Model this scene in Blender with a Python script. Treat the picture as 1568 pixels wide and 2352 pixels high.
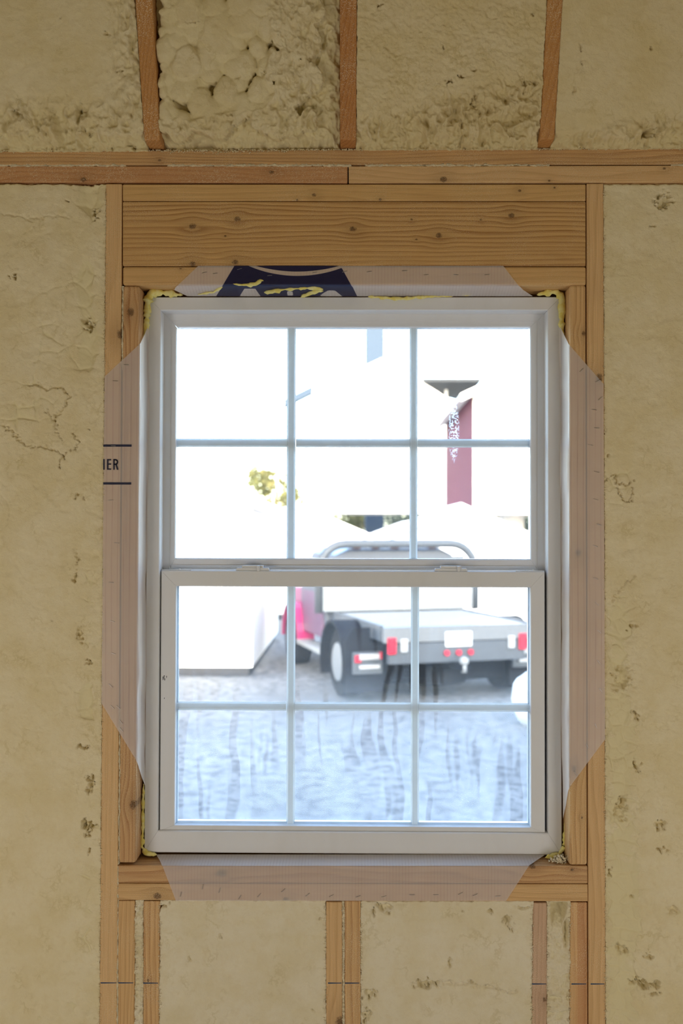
import bpy, bmesh, math, random
import numpy as np
from mathutils import Matrix, Vector

for o in list(bpy.data.objects):
    bpy.data.objects.remove(o)
S = bpy.context.scene
C = S.collection
PI = math.pi
R = math.radians

# ------------------------------------------------------------------ camera
W0, H0, F = 1568.0, 2352.0, 2100.0
CAM = Vector((0.0, -2.1, 1.47))
ROT = Matrix.Rotation(R(0.7), 3, 'Z') @ Matrix.Rotation(R(90 + 1.0), 3, 'X') @ Matrix.Rotation(R(0.15), 3, 'Z')
cd = bpy.data.cameras.new('camera')
cam = bpy.data.objects.new('camera', cd)
C.objects.link(cam)
cam.location = CAM
cam.rotation_euler = ROT.to_euler()
cd.sensor_fit = 'VERTICAL'
cd.sensor_height = 36.0
cd.sensor_width = 24.0
cd.lens = F / H0 * 36.0
cd.clip_end = 500
cd.dof.use_dof = True
cd.dof.focus_distance = 2.1
cd.dof.aperture_fstop = 3.0
S.camera = cam

# ------------------------------------------------------------------ sky, sun, lamps, exposure
SUN_EL, SUN_AZ = 20.0, 3.0            # low sun behind the building
world = bpy.data.worlds.new('world')
S.world = world
world.use_nodes = True
wn = world.node_tree
sky = wn.nodes.new('ShaderNodeTexSky')
sky.sky_type = 'NISHITA'
sky.sun_disc = False
sky.sun_elevation = R(SUN_EL)
sky.sun_rotation = R(180 - SUN_AZ)
sky.air_density = 1.0
sky.dust_density = 2.0
wn.links.new(sky.outputs[0], wn.nodes['Background'].inputs[0])
wn.nodes['Background'].inputs[1].default_value = 1.9

sd = bpy.data.lights.new('sun', 'SUN')
sd.energy = 20.0
sd.angle = R(0.6)
sd.color = (1.0, 0.93, 0.82)
sun = bpy.data.objects.new('sun', sd)
C.objects.link(sun)
sv = Vector((math.sin(R(SUN_AZ)) * math.cos(R(SUN_EL)), -math.cos(R(SUN_AZ)) * math.cos(R(SUN_EL)), math.sin(R(SUN_EL))))
sun.rotation_euler = sv.to_track_quat('Z', 'Y').to_euler()

for lx, e in ((-1.85, 16.2), (1.85, 15.0)):            # two added fill lights, out of view, one each side of the camera
    ld = bpy.data.lights.new('fill_light', 'AREA')
    ld.shape = 'RECTANGLE'
    ld.size, ld.size_y = 0.9, 1.0
    ld.energy = e
    ld.color = (1.0, 0.95, 0.90)
    lo = bpy.data.objects.new('fill_light', ld)
    C.objects.link(lo)
    lo.location = (lx, -2.3, 0.62)
    lo.rotation_euler = (Vector((lx, -2.3, 0.62)) - Vector((0, 0, 0.9))).to_track_quat('Z', 'Y').to_euler()

S.view_settings.view_transform = 'Standard'
S.view_settings.look = 'None'
S.view_settings.gamma = 1.0
S.view_settings.use_curve_mapping = False
S.view_settings.exposure = 0.0
S.cycles.transparent_max_bounces = 24

# ------------------------------------------------------------------ helpers: geometry from sight lines
def UP(px, py, P0, n):
    """points where the sight lines of pixels meet the plane through P0 with normal n (arrays allowed)"""
    px, py = np.broadcast_arrays(np.asarray(px, float), np.asarray(py, float))
    d = np.stack([(px - W0 / 2) / F, -(py - H0 / 2) / F, -np.ones_like(px)], -1) @ np.array(ROT).T
    P0 = np.asarray(P0, float); n = np.asarray(n, float)
    t = ((P0 - np.array(CAM)) @ n) / (d @ n)
    return np.array(CAM) + d * t[..., None]

def U(px, py, Y=0.0):
    px, py, Y = np.broadcast_arrays(np.asarray(px, float), np.asarray(py, float), np.asarray(Y, float))
    d = np.stack([(px - W0 / 2) / F, -(py - H0 / 2) / F, -np.ones_like(px)], -1) @ np.array(ROT).T
    t = (Y - CAM.y) / d[..., 1]
    return np.array(CAM) + d * t[..., None]

def UX(px, Y, py=1300): return float(U(px, py, Y)[0])
def UZ(py, Y, px=812): return float(U(px, py, Y)[2])

def link(name, me, mat=None, parent=None, smooth=False):
    o = bpy.data.objects.new(name, me)
    C.objects.link(o)
    if mat is not None:
        me.materials.append(mat)
    if parent is not None:
        o.parent = parent
    if smooth:
        me.polygons.foreach_set('use_smooth', [True] * len(me.polygons))
    return o

def empty(name, loc=(0, 0, 0), rz=0.0):
    o = bpy.data.objects.new(name, None)
    C.objects.link(o)
    o.empty_display_size = 0.1
    o.location = loc
    o.rotation_euler = (0, 0, rz)
    return o

def thing(o, label, cat, group=None):
    o['label'] = label
    o['category'] = cat
    if group: o['group'] = group
    return o

def structure(o):
    o['kind'] = 'structure'
    return o

class MB:
    """collects simple solids into one mesh"""
    def __init__(self):
        self.v = []; self.f = []
    def add(self, v, f):
        b = len(self.v)
        self.v += [tuple(map(float, q)) for q in v]
        self.f += [tuple(b + i for i in q) for q in f]
        return self
    def box(self, x0, x1, y0, y1, z0, z1):
        v = [(x, y, z) for x in (x0, x1) for y in (y0, y1) for z in (z0, z1)]
        return self.add(v, [(0, 1, 3, 2), (4, 6, 7, 5), (0, 4, 5, 1), (2, 3, 7, 6), (0, 2, 6, 4), (1, 5, 7, 3)])
    def hexa(self, front, back):
        v = list(front) + list(back)
        return self.add(v, [(3, 2, 1, 0), (4, 5, 6, 7), (0, 1, 5, 4), (1, 2, 6, 5), (2, 3, 7, 6), (3, 0, 4, 7)])
    def prism(self, pts, axis, a, b):
        """extrude polygon pts (2D) along axis 'x','y','z' from a to b"""
        n = len(pts)
        mk = {'x': lambda p, t: (t, p[0], p[1]), 'y': lambda p, t: (p[0], t, p[1]), 'z': lambda p, t: (p[0], p[1], t)}[axis]
        v = [mk(p, a) for p in pts] + [mk(p, b) for p in pts]
        f = [tuple(range(n)), tuple(range(2 * n - 1, n - 1, -1))] + [(i, i + n, (i + 1) % n + n, (i + 1) % n) for i in range(n)]
        return self.add(v, f)
    def cyl(self, c, axis, r, h, n=20, r2=None):
        r2 = r if r2 is None else r2
        ax = 'xyz'.index(axis)
        v = []
        for s, rr in ((-h / 2, r), (h / 2, r2)):
            for k in range(n):
                a = 2 * PI * k / n
                q = [rr * math.cos(a), rr * math.sin(a)]
                q.insert(ax, s)
                v.append([c[i] + q[i] for i in range(3)])
        f = [tuple(range(n)), tuple(range(2 * n - 1, n - 1, -1))] + [(i, (i + 1) % n, (i + 1) % n + n, i + n) for i in range(n)]
        return self.add(v, f)
    def tube(self, pts, rad, n=10):
        pts = [Vector(p) for p in pts]
        rad = rad if isinstance(rad, (list, tuple)) else [rad] * len(pts)
        v = []
        for i, p in enumerate(pts):
            t = (pts[min(i + 1, len(pts) - 1)] - pts[max(i - 1, 0)]).normalized()
            a = t.cross(Vector((0.31, 0.17, 0.93)))
            if a.length < 1e-3: a = t.cross(Vector((1, 0, 0)))
            a.normalize(); b = t.cross(a)
            for k in range(n):
                w = 2 * PI * k / n
                v.append(p + (a * math.cos(w) + b * math.sin(w)) * rad[i])
        f = [(i * n + k, i * n + (k + 1) % n, (i + 1) * n + (k + 1) % n, (i + 1) * n + k) for i in range(len(pts) - 1) for k in range(n)]
        f += [tuple(range(n - 1, -1, -1)), tuple((len(pts) - 1) * n + k for k in range(n))]
        return self.add(v, f)
    def build(self, name, mat=None, parent=None, bevel=0.0, seg=2, smooth=False):
        me = bpy.data.meshes.new(name)
        me.from_pydata(self.v, [], self.f)
        bm = bmesh.new(); bm.from_mesh(me)
        bmesh.ops.recalc_face_normals(bm, faces=bm.faces)
        if bevel > 0:
            ed = [e for e in bm.edges if len(e.link_faces) == 2 and e.calc_face_angle(0) > R(30)]
            bmesh.ops.bevel(bm, geom=ed, offset=bevel, segments=seg, profile=0.5, affect='EDGES', clamp_overlap=True)
        bm.to_mesh(me); bm.free()
        o = link(name, me, mat, parent, smooth)
        return o

def grid_mesh(name, V, attrs=None, mat=None, parent=None, smooth=True):
    """V: (nv, nu, 3) array of points -> one quad grid"""
    nv, nu, _ = V.shape
    me = bpy.data.meshes.new(name)
    me.vertices.add(nv * nu)
    me.vertices.foreach_set('co', V.reshape(-1).astype(np.float32))
    idx = np.arange(nv * nu).reshape(nv, nu)
    q = np.stack([idx[:-1, :-1], idx[1:, :-1], idx[1:, 1:], idx[:-1, 1:]], -1).reshape(-1)
    nf = (nv - 1) * (nu - 1)
    me.loops.add(nf * 4)
    me.loops.foreach_set('vertex_index', q.astype(np.int32))
    me.polygons.add(nf)
    me.polygons.foreach_set('loop_start', np.arange(0, nf * 4, 4, dtype=np.int32))
    me.update(calc_edges=True)
    for k, a in (attrs or {}).items():
        at = me.attributes.new(k, 'FLOAT', 'POINT')
        at.data.foreach_set('value', a.reshape(-1).astype(np.float32))
    return link(name, me, mat, parent, smooth)

# ------------------------------------------------------------------ numpy noise
def _h(ix, iy, seed):
    ix = ix.astype(np.int64); iy = iy.astype(np.int64)
    h = (ix * 374761393 + iy * 668265263 + seed * 1442695041) & 0xFFFFFFFF
    h = ((h ^ (h >> 13)) * 1274126177) & 0xFFFFFFFF
    h = ((h ^ (h >> 16)) * 2246822519) & 0xFFFFFFFF
    return ((h ^ (h >> 15)) & 0xFFFFFF) / float(0xFFFFFF)

def vnoise(x, y, seed=0):
    x0 = np.floor(x); y0 = np.floor(y)
    fx = x - x0; fy = y - y0
    fx = fx * fx * fx * (fx * (fx * 6 - 15) + 10); fy = fy * fy * fy * (fy * (fy * 6 - 15) + 10)
    a = _h(x0, y0, seed); b = _h(x0 + 1, y0, seed); c = _h(x0, y0 + 1, seed); d = _h(x0 + 1, y0 + 1, seed)
    return (a * (1 - fx) + b * fx) * (1 - fy) + (c * (1 - fx) + d * fx) * fy * 1.0 - 0.5

def fbm(x, y, scale, seed=0, octv=4, gain=0.5):
    s = np.zeros(np.broadcast(x, y).shape); a = 1.0; f = 1.0 / scale
    for k in range(octv):
        s += a * vnoise(x * f + 17.3 * k, y * f - 9.1 * k, seed + k * 31)
        a *= gain; f *= 2.03
    return s

def worley(x, y, size, seed=0):
    X = x / size; Y = y / size
    ix = np.floor(X); iy = np.floor(Y)
    f1 = np.full(X.shape, 9.0); f2 = np.full(X.shape, 9.0); rid = np.zeros(X.shape)
    for dx in (-1, 0, 1):
        for dy in (-1, 0, 1):
            cx = ix + dx; cy = iy + dy
            px = cx + 0.1 + 0.8 * _h(cx, cy, seed); py = cy + 0.1 + 0.8 * _h(cx, cy, seed + 77)
            d = np.hypot(X - px, Y - py)
            nearer = d < f1
            f2 = np.where(nearer, f1, np.minimum(f2, d))
            rid = np.where(nearer, _h(cx, cy, seed + 140), rid)
            f1 = np.where(nearer, d, f1)
    return f1, f2, rid

def sstep(a, b, x):
    t = np.clip((x - a) / (b - a), 0, 1)
    return t * t * (3 - 2 * t)

# ------------------------------------------------------------------ materials
class NT:
    def __init__(self, name):
        self.m = bpy.data.materials.new(name)
        self.m.use_nodes = True
        self.t = self.m.node_tree
        self.t.nodes.clear()
        self.out = self.t.nodes.new('ShaderNodeOutputMaterial')
    def n(self, typ, **kw):
        q = self.t.nodes.new(typ)
        for k, v in kw.items(): setattr(q, k, v)
        return q
    def put(self, sock, v):
        if v is None: return
        if hasattr(v, 'node') or isinstance(v, bpy.types.NodeSocket): self.t.links.new(v, sock)
        else:
            if isinstance(v, (tuple, list)) and len(v) == 3 and sock.type == 'RGBA': v = (*v, 1)
            sock.default_value = v
    def m_(self, op, a, b=None, c=None, clamp=False):
        q = self.n('ShaderNodeMath', operation=op, use_clamp=clamp)
        for i, v in enumerate((a, b, c)): self.put(q.inputs[i], v)
        return q.outputs[0]
    def mr(self, v, a, b, c=0.0, d=1.0, smooth=True):
        q = self.n('ShaderNodeMapRange', interpolation_type='SMOOTHSTEP' if smooth else 'LINEAR')
        for i, w in enumerate((v, a, b, c, d)): self.put(q.inputs[i], w)
        return q.outputs[0]
    def mix(self, f, a, b, blend='MIX'):
        q = self.n('ShaderNodeMix', data_type='RGBA', blend_type=blend)
        self.put(q.inputs['Factor'], f); self.put(q.inputs[6], a); self.put(q.inputs[7], b)
        return q.outputs[2]
    def obj(self):
        return self.n('ShaderNodeTexCoord').outputs['Object']
    def sep(self, v):
        q = self.n('ShaderNodeSeparateXYZ'); self.put(q.inputs[0], v); return q.outputs
    def comb(self, x, y, z):
        q = self.n('ShaderNodeCombineXYZ')
        for i, v in enumerate((x, y, z)): self.put(q.inputs[i], v)
        return q.outputs[0]
    def mapv(self, v, loc=(0, 0, 0), scale=(1, 1, 1)):
        q = self.n('ShaderNodeMapping'); self.put(q.inputs[0], v)
        q.inputs[1].default_value = loc; q.inputs[3].default_value = scale
        return q.outputs[0]
    def noise(self, v, scale, detail=3.0, rough=0.5, dist=0.0):
        q = self.n('ShaderNodeTexNoise'); self.put(q.inputs['Vector'], v)
        q.inputs['Scale'].default_value = scale; q.inputs['Detail'].default_value = detail
        q.inputs['Roughness'].default_value = rough; q.inputs['Distortion'].default_value = dist
        return q.outputs[0]
    def voro(self, v, scale, feature='F1', rand=1.0):
        q = self.n('ShaderNodeTexVoronoi', feature=feature); self.put(q.inputs['Vector'], v)
        q.inputs['Scale'].default_value = scale; q.inputs['Randomness'].default_value = rand
        return q.outputs
    def attr(self, name):
        return self.n('ShaderNodeAttribute', attribute_name=name).outputs['Fac']
    def bump(self, h, strength, dist):
        q = self.n('ShaderNodeBump'); self.put(q.inputs['Height'], h)
        q.inputs['Strength'].default_value = strength; q.inputs['Distance'].default_value = dist
        return q.outputs[0]
    def bsdf(self, col, rough=0.5, metal=0.0, normal=None, spec=None, coat=None):
        q = self.n('ShaderNodeBsdfPrincipled')
        self.put(q.inputs['Base Color'], col); self.put(q.inputs['Roughness'], rough)
        self.put(q.inputs['Metallic'], metal)
        if normal is not None: self.put(q.inputs['Normal'], normal)
        if spec is not None: q.inputs['Specular IOR Level'].default_value = spec
        if coat is not None: q.inputs['Coat Weight'].default_value = coat
        return q.outputs[0]
    def mixs(self, f, a, b):
        q = self.n('ShaderNodeMixShader'); self.put(q.inputs[0], f)
        self.t.links.new(a, q.inputs[1]); self.t.links.new(b, q.inputs[2])
        return q.outputs[0]
    def sh(self, typ, **kw):
        q = self.n(typ)
        for k, v in kw.items(): self.put(q.inputs[k], v)
        return q.outputs[0]
    def done(self, s):
        self.t.links.new(s, self.out.inputs[0])
        return self.m

def plain(name, col, rough=0.6, metal=0.0, var=0.06, scale=30.0, spec=None, bump=0.0):
    t = NT(name)
    n = t.noise(t.obj(), scale, 4)
    c = t.mix(t.mr(n, 0.3, 0.7), tuple(q * (1 - var) for q in col), tuple(min(1, q * (1 + var)) for q in col))
    nm = t.bump(n, 0.3, bump) if bump else None
    return t.done(t.bsdf(c, rough, metal, nm, spec))

def wood(name, along, light, dark, seed, freq=90.0, knots=(), dust=0.5, wander=0.03, contrast=1.0, stain=None, split=None):
    """board: growth rings run along axis 'x' or 'z' and bend round the knots (u, v, radius in metres)"""
    t = NT(name)
    s = t.sep(t.obj())
    u, v = (s[0], s[2]) if along == 'x' else (s[2], s[0])
    w = s[1]
    sx = seed * 7.31
    n1 = t.noise(t.comb(t.m_('MULTIPLY_ADD', u, 1.3, sx), t.m_('MULTIPLY', v, 7.0), t.m_('MULTIPLY', w, 7.0)), 1.0, 2.0)
    vv = t.m_('MULTIPLY_ADD', t.m_('SUBTRACT', n1, 0.5), wander * 2.4, v)
    vv = t.m_('MULTIPLY_ADD', w, 0.6, vv)
    kd = None
    kn = t.noise(t.obj(), 190.0, 3.0)
    for (uk, vk, r) in knots:
        du = t.m_('DIVIDE', t.m_('SUBTRACT', u, uk), r * 1.1)
        dv = t.m_('DIVIDE', t.m_('SUBTRACT', v, vk), r * 0.85)
        d2 = t.m_('ADD', t.m_('MULTIPLY', du, du), t.m_('MULTIPLY', dv, dv))
        g = t.m_('POWER', 2.718, t.m_('MULTIPLY', d2, -0.10))
        vv = t.m_('MULTIPLY_ADD', t.m_('MULTIPLY', g, t.m_('SUBTRACT', v, vk)), -0.75, vv)
        k = t.mr(t.m_('ADD', d2, t.m_('MULTIPLY', t.m_('SUBTRACT', kn, 0.5), 1.6)), 0.1, 1.3, 0.95, 0.0)
        halo = t.m_('MULTIPLY', g, 0.22)
        k = t.m_('MAXIMUM', k, halo)
        kd = k if kd is None else t.m_('MAXIMUM', kd, k)
    n2 = t.noise(t.comb(t.m_('MULTIPLY_ADD', u, 2.2, sx), t.m_('MULTIPLY', v, 30.0), w), 1.0, 3.0)
    ph = t.m_('ADD', t.m_('MULTIPLY', vv, freq), t.m_('MULTIPLY', n2, 1.6))
    fr = t.m_('FRACT', ph)
    ring = t.m_('MULTIPLY', t.m_('POWER', fr, 2.2), t.mr(fr, 0.88, 1.0, 1.0, 0.0))
    amp = t.mr(t.noise(t.comb(t.m_('MULTIPLY_ADD', u, 0.7, sx + 3), t.m_('MULTIPLY', v, 16.0), w), 1.0, 1.0), 0.3, 0.7, 0.6, 1.2)
    ring = t.m_('MULTIPLY', ring, t.m_('MULTIPLY', amp, contrast), clamp=True)
    c = t.mix(ring, light, dark)
    fib = t.noise(t.comb(t.m_('MULTIPLY_ADD', u, 9.0, sx), t.m_('MULTIPLY', v, 420.0), t.m_('MULTIPLY', w, 420.0)), 1.0, 3.0)
    c = t.mix(t.mr(fib, 0.25, 0.75, 0.0, 0.35), c, tuple(q * 0.72 for q in dark))
    big = t.noise(t.comb(t.m_('MULTIPLY_ADD', u, 3.0, sx), t.m_('MULTIPLY', v, 14.0), w), 1.0, 3.0)
    c = t.mix(t.mr(big, 0.4, 0.8, 0.0, 0.35), c, tuple(0.5 * (a + b) for a, b in zip(light, dark)))
    if stain:
        c = t.mix(t.mr(big, 0.52, 0.7, 0.0, 0.5), c, stain)
    if split:
        c = t.mix(t.m_('MULTIPLY', t.mr(v, split[0] - .0015, split[0] + .0015), .9), c, t.mix(ring, split[1], split[2]))
    if kd is not None:
        kc = t.mix(t.mr(t.noise(t.obj(), 300, 2), 0.3, 0.7), (0.05, 0.022, 0.008), (0.19, 0.085, 0.028))
        c = t.mix(t.m_('MULTIPLY', kd, 0.9), c, kc)
    # foam dust: pale grains left by trimming the foam
    dn = t.noise(t.obj(), 620.0, 2.0, 0.6)
    patch = t.mr(t.noise(t.mapv(t.obj(), (seed, 0, seed * 2)), 9.0, 3.0), 0.40, 0.68)
    g = t.m_('MULTIPLY', t.mr(dn, 0.55, 0.63), t.m_('MULTIPLY_ADD', patch, 0.75, 0.25), clamp=True)
    c = t.mix(t.m_('MULTIPLY', g, dust * 0.95, clamp=True), c, (0.86, 0.74, 0.50))
    hgt = t.m_('ADD', t.m_('MULTIPLY', ring, 0.5), t.m_('ADD', t.m_('MULTIPLY', fib, 0.5), t.m_('MULTIPLY', g, 2.0)))
    return t.done(t.bsdf(c, 0.62, 0.0, t.bump(hgt, 0.35, 0.0012), 0.3))

def foam_mat(name, cut, skin, fine=1.0):
    t = NT(name)
    o = t.obj()
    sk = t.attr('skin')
    n1 = t.noise(o, 9.0, 5.0, 0.6)
    n2 = t.noise(t.mapv(o, (3, 1, 2)), 55.0, 4.0, 0.6)
    n3 = t.noise(t.mapv(o, (5, 2, 7)), 420.0, 3.0, 0.65)
    c = t.mix(t.mr(n1, 0.35, 0.68), cut, tuple(a * k for a, k in zip(cut, (0.93, 0.90, 0.80))))
    vein = t.m_('ABSOLUTE', t.m_('SUBTRACT', t.noise(t.mapv(o, (9, 4, 1)), 24.0, 5.0, 0.62), 0.5))
    veinm = t.m_('MULTIPLY', t.mr(vein, 0.0, 0.05, 0.5, 0.0), t.mr(t.noise(t.mapv(o, (2, 8, 5)), 14.0, 3.0), 0.5, 0.68))
    c = t.mix(veinm, c, tuple(a * k for a, k in zip(cut, (0.74, 0.68, 0.48))))
    c = t.mix(t.mr(n2, 0.45, 0.75, 0.0, 0.4), c, tuple(a * k for a, k in zip(cut, (0.90, 0.84, 0.70))))
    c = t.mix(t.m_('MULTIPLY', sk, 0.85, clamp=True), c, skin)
    c = t.mix(t.mr(n3, 0.60, 0.75, 0.0, 0.22), c, tuple(a * 0.6 for a in cut))
    hg = t.m_('MULTIPLY', t.m_('ADD', t.m_('MULTIPLY', n3, 0.8), t.m_('MULTIPLY', n2, 1.2)), t.m_('SUBTRACT', 1.0, t.m_('MULTIPLY', sk, 0.65)))
    return t.done(t.bsdf(c, 0.9, 0.0, t.bump(hg, 0.5 * fine, 0.0035), 0.15))

M = {}
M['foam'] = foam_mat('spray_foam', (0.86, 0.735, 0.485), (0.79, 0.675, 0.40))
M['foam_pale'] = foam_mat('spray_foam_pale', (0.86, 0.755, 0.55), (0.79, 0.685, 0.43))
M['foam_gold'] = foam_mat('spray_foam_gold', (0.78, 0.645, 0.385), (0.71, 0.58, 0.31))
M['foam_top'] = foam_mat('spray_foam_top', (0.80, 0.675, 0.42), (0.75, 0.63, 0.35))  # deeper tone puts the warmer, dimmer light of the top into the colour
M['foam_edge'] = plain('foam_edge', (0.66, 0.55, 0.36), 0.9, var=0.15, scale=60)

def vinyl_mat(name, col, dirty=0.25):
    t = NT(name)
    o = t.obj()
    n = t.noise(t.mapv(o, (2, 3, 4), (1, 1, 0.35)), 14.0, 5.0, 0.6)
    sp = t.noise(o, 240.0, 2.0)
    c = t.mix(t.mr(n, 0.45, 0.8, 0.0, dirty), col, tuple(a * k for a, k in zip(col, (0.86, 0.82, 0.76))))
    scr = t.m_('MULTIPLY', t.mr(sp, 0.72, 0.78), t.mr(t.noise(t.mapv(o, (8, 8, 8)), 11.0, 2.0), 0.6, 0.7))
    c = t.mix(t.m_('MULTIPLY', scr, 0.6), c, (0.22, 0.2, 0.18))
    return t.done(t.bsdf(c, 0.42, 0.0, None, 0.4))
M['vinyl'] = vinyl_mat('window_vinyl', (0.79, 0.785, 0.79))
M['vinyl_clean'] = vinyl_mat('window_vinyl_clean', (0.80, 0.80, 0.81), 0.1)
M['muntin'] = plain('muntin_white', (0.76, 0.82, 0.86), 0.5, var=0.02)
M['spacer'] = plain('glazing_spacer', (0.62, 0.70, 0.80), 0.35, metal=0.3, var=0.04)
M['steel'] = plain('staple_steel', (0.55, 0.55, 0.56), 0.3, metal=1.0, var=0.08)
M['ink'] = plain('navy_ink', (0.012, 0.014, 0.045), 0.6, var=0.2)
M['pencil'] = plain('blue_marker', (0.03, 0.06, 0.13), 0.7, var=0.3, scale=400)
M['sheath'] = plain('sheathing', (0.34, 0.22, 0.11), 0.8, var=0.25, scale=20)
M['siding'] = plain('siding', (0.7, 0.7, 0.68), 0.7)

# spray-foam sealant
t = NT('yellow_sealant')
n = t.noise(t.obj(), 70.0, 4.0)
M['sealant'] = t.done(t.bsdf(t.mix(t.mr(n, 0.35, 0.65), (0.80, 0.66, 0.16), (0.86, 0.78, 0.33)), 0.75, 0.0, t.bump(t.noise(t.obj(), 160, 3), 0.5, 0.003), 0.3))

# glass
def glass_mat(name, haze, clean_lo, z_lo, z_hi, bottom_boost, smear, frost=None):
    t = NT(name)
    o = t.obj(); s = t.sep(o)
    base = t.mr(s[2], z_lo, z_hi, haze + bottom_boost, haze, smooth=True)
    cloud = t.noise(t.mapv(o, (1, 0, 3)), 6.0, 5.0, 0.6)
    f = t.m_('MULTIPLY', base, t.mr(cloud, 0.3, 0.7, 0.72, 1.2))
    # wiped streaks, cleaner than the dust round them
    wob = t.noise(t.mapv(o, (4, 0, 1)), 5.0, 2.0)
    st = t.noise(t.comb(t.m_('MULTIPLY_ADD', s[0], 34.0, t.m_('MULTIPLY', wob, 2.2)), 0.0, t.m_('MULTIPLY', s[2], 3.0)), 1.0, 1.0, 0.4)
    where = t.mr(t.noise(t.mapv(o, (7, 0, 2)), 3.2, 2.0), 0.38, 0.54)
    stm = t.m_('MULTIPLY', t.mr(st, 0.50, 0.62), where)
    f = t.m_('MULTIPLY', f, t.m_('SUBTRACT', 1.0, t.m_('MULTIPLY', stm, smear)))
    v = t.voro(o, 210.0)
    dots = t.m_('MULTIPLY', t.mr(v[0], 0.10, 0.22, 1.0, 0.0), t.mr(t.sep(v[1])[0], 0.72, 0.8))
    f = t.m_('ADD', f, t.m_('MULTIPLY', dots, 0.28 if haze > 0.05 else 0.10), clamp=True)
    if frost:
        x0, z0, rx, rz = frost
        d = t.m_('ADD', t.m_('POWER', t.m_('DIVIDE', t.m_('SUBTRACT', s[0], x0), rx), 2.0), t.m_('POWER', t.m_('DIVIDE', t.m_('SUBTRACT', s[2], z0), rz), 2.0))
        fm = t.m_('MULTIPLY', t.mr(d, 0.4, 1.1, 1.0, 0.0), t.mr(t.noise(o, 230, 3), 0.4, 0.62))
        f = t.m_('ADD', f, t.m_('MULTIPLY', fm, 0.55), clamp=True)
    tr = t.sh('ShaderNodeBsdfTransparent', Color=(0.965, 0.985, 0.985, 1))
    gl = t.sh('ShaderNodeBsdfGlossy', Color=(1, 1, 1, 1), Roughness=0.02)
    fres = t.n('ShaderNodeFresnel'); fres.inputs[0].default_value = 1.45
    clear = t.mixs(t.m_('MULTIPLY', fres.outputs[0], 0.6), tr, gl)
    df = t.sh('ShaderNodeBsdfDiffuse', Color=(0.86, 0.88, 0.9, 1))
    tl = t.sh('ShaderNodeBsdfTranslucent', Color=(0.9, 0.93, 0.97, 1))
    return t.done(t.mixs(f, clear, t.mixs(0.6, df, tl)))

def film_mat(name, spacing, fac=0.45):
    """thin woven plastic: denser when seen edge-on, satin sheen"""
    t = NT(name)
    o = t.obj(); s = t.sep(o)
    ph = t.m_('FRACT', t.m_('ADD', t.m_('DIVIDE', s[0], spacing), t.m_('MULTIPLY', t.noise(t.mapv(o, (0, 0, 0), (1, 1, 0.3)), 6.0, 1.0), 0.8)))
    line = t.mr(t.m_('ABSOLUTE', t.m_('SUBTRACT', ph, 0.5)), 0.03, 0.11, 1.0, 0.0)
    line = t.m_('MULTIPLY', line, t.mr(t.noise(t.mapv(o, (2, 2, 2), (1, 1, 0.2)), 30.0, 2.0), 0.3, 0.7, 0.25, 0.8))
    pr = t.m_('LESS_THAN', t.attr('print'), 0.0)
    cl = t.noise(o, 12.0, 3.0)
    c = t.mix(line, t.mix(t.mr(cl, 0.3, 0.7), (0.88, 0.82, 0.78), (0.91, 0.86, 0.83)), (0.60, 0.52, 0.50))
    c = t.mix(pr, c, (0.016, 0.014, 0.06))
    lw = t.n('ShaderNodeLayerWeight'); lw.inputs[0].default_value = 0.5
    edge = t.mr(lw.outputs['Facing'], 0.3, 0.8, 0.0, 0.6)
    f = t.m_('ADD', t.m_('ADD', t.m_('MULTIPLY_ADD', line, 0.08, fac), edge), t.m_('MULTIPLY', pr, 0.55), clamp=True)
    q = t.n('ShaderNodeBsdfPrincipled')
    t.put(q.inputs['Base Color'], c); q.inputs['Roughness'].default_value = 0.36
    q.inputs['IOR'].default_value = 1.55
    tl = t.sh('ShaderNodeBsdfTranslucent', Color=c)
    body = t.mixs(0.10, q.outputs[0], tl)
    tr = t.sh('ShaderNodeBsdfTransparent', Color=(1.0, 0.98, 0.97, 1))
    return t.done(t.mixs(f, tr, body))
M['film_wide'] = film_mat('house_wrap_wide_lines', 0.0135)
M['film_tight'] = film_mat('house_wrap_tight_lines', 0.0072)

# ================================================================== ROOM SHELL
XL, XR, YB = -2.3, 2.3, -5.0          # inside faces of the room
FLOOR_Z, GROUND_Z = 0.0, -0.45
shell_foam = plain('shell_foam', (0.74, 0.66, 0.44), 0.9, var=0.12, scale=8)
floor_mat = plain('floor_concrete', (0.52, 0.53, 0.54), 0.8, var=0.12, scale=6)
structure(MB().box(XL - 0.15, XR + 0.15, YB - 0.15, 0.16, -0.1, 0.0).build('floor', floor_mat))
structure(MB().box(XL - 0.15, XL, YB - 0.15, 0.16, 0.0, 2.6).build('wall_left', shell_foam))
structure(MB().box(XR, XR + 0.15, YB - 0.15, 0.16, 0.0, 2.6).build('wall_right', shell_foam))
wb = MB()
wb.box(XL, XR, YB - 0.15, YB, 0, 2.6)
structure(wb.build('wall_back', shell_foam))

# front wall: sheathing with the window opening; studs, foam and boards are its parts
fx0, fx1 = UX(335, 0.05), UX(1289, 0.05)          # window frame, outside edges
fz1, fz0 = UZ(682, 0.05), UZ(1961, 0.05)
wf = MB()
for (a, b, c, d) in ((XL, fx0 + 0.012, 0, 2.34), (fx1 - 0.012, XR, 0, 2.34), (fx0 + 0.012, fx1 - 0.012, 0, fz0 + 0.012), (fx0 + 0.012, fx1 - 0.012, fz1 - 0.012, 2.34)):
    wf.box(a, b, 0.134, 0.16, c, d)
wall_front = structure(wf.build('wall_front', M['sheath']))
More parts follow.
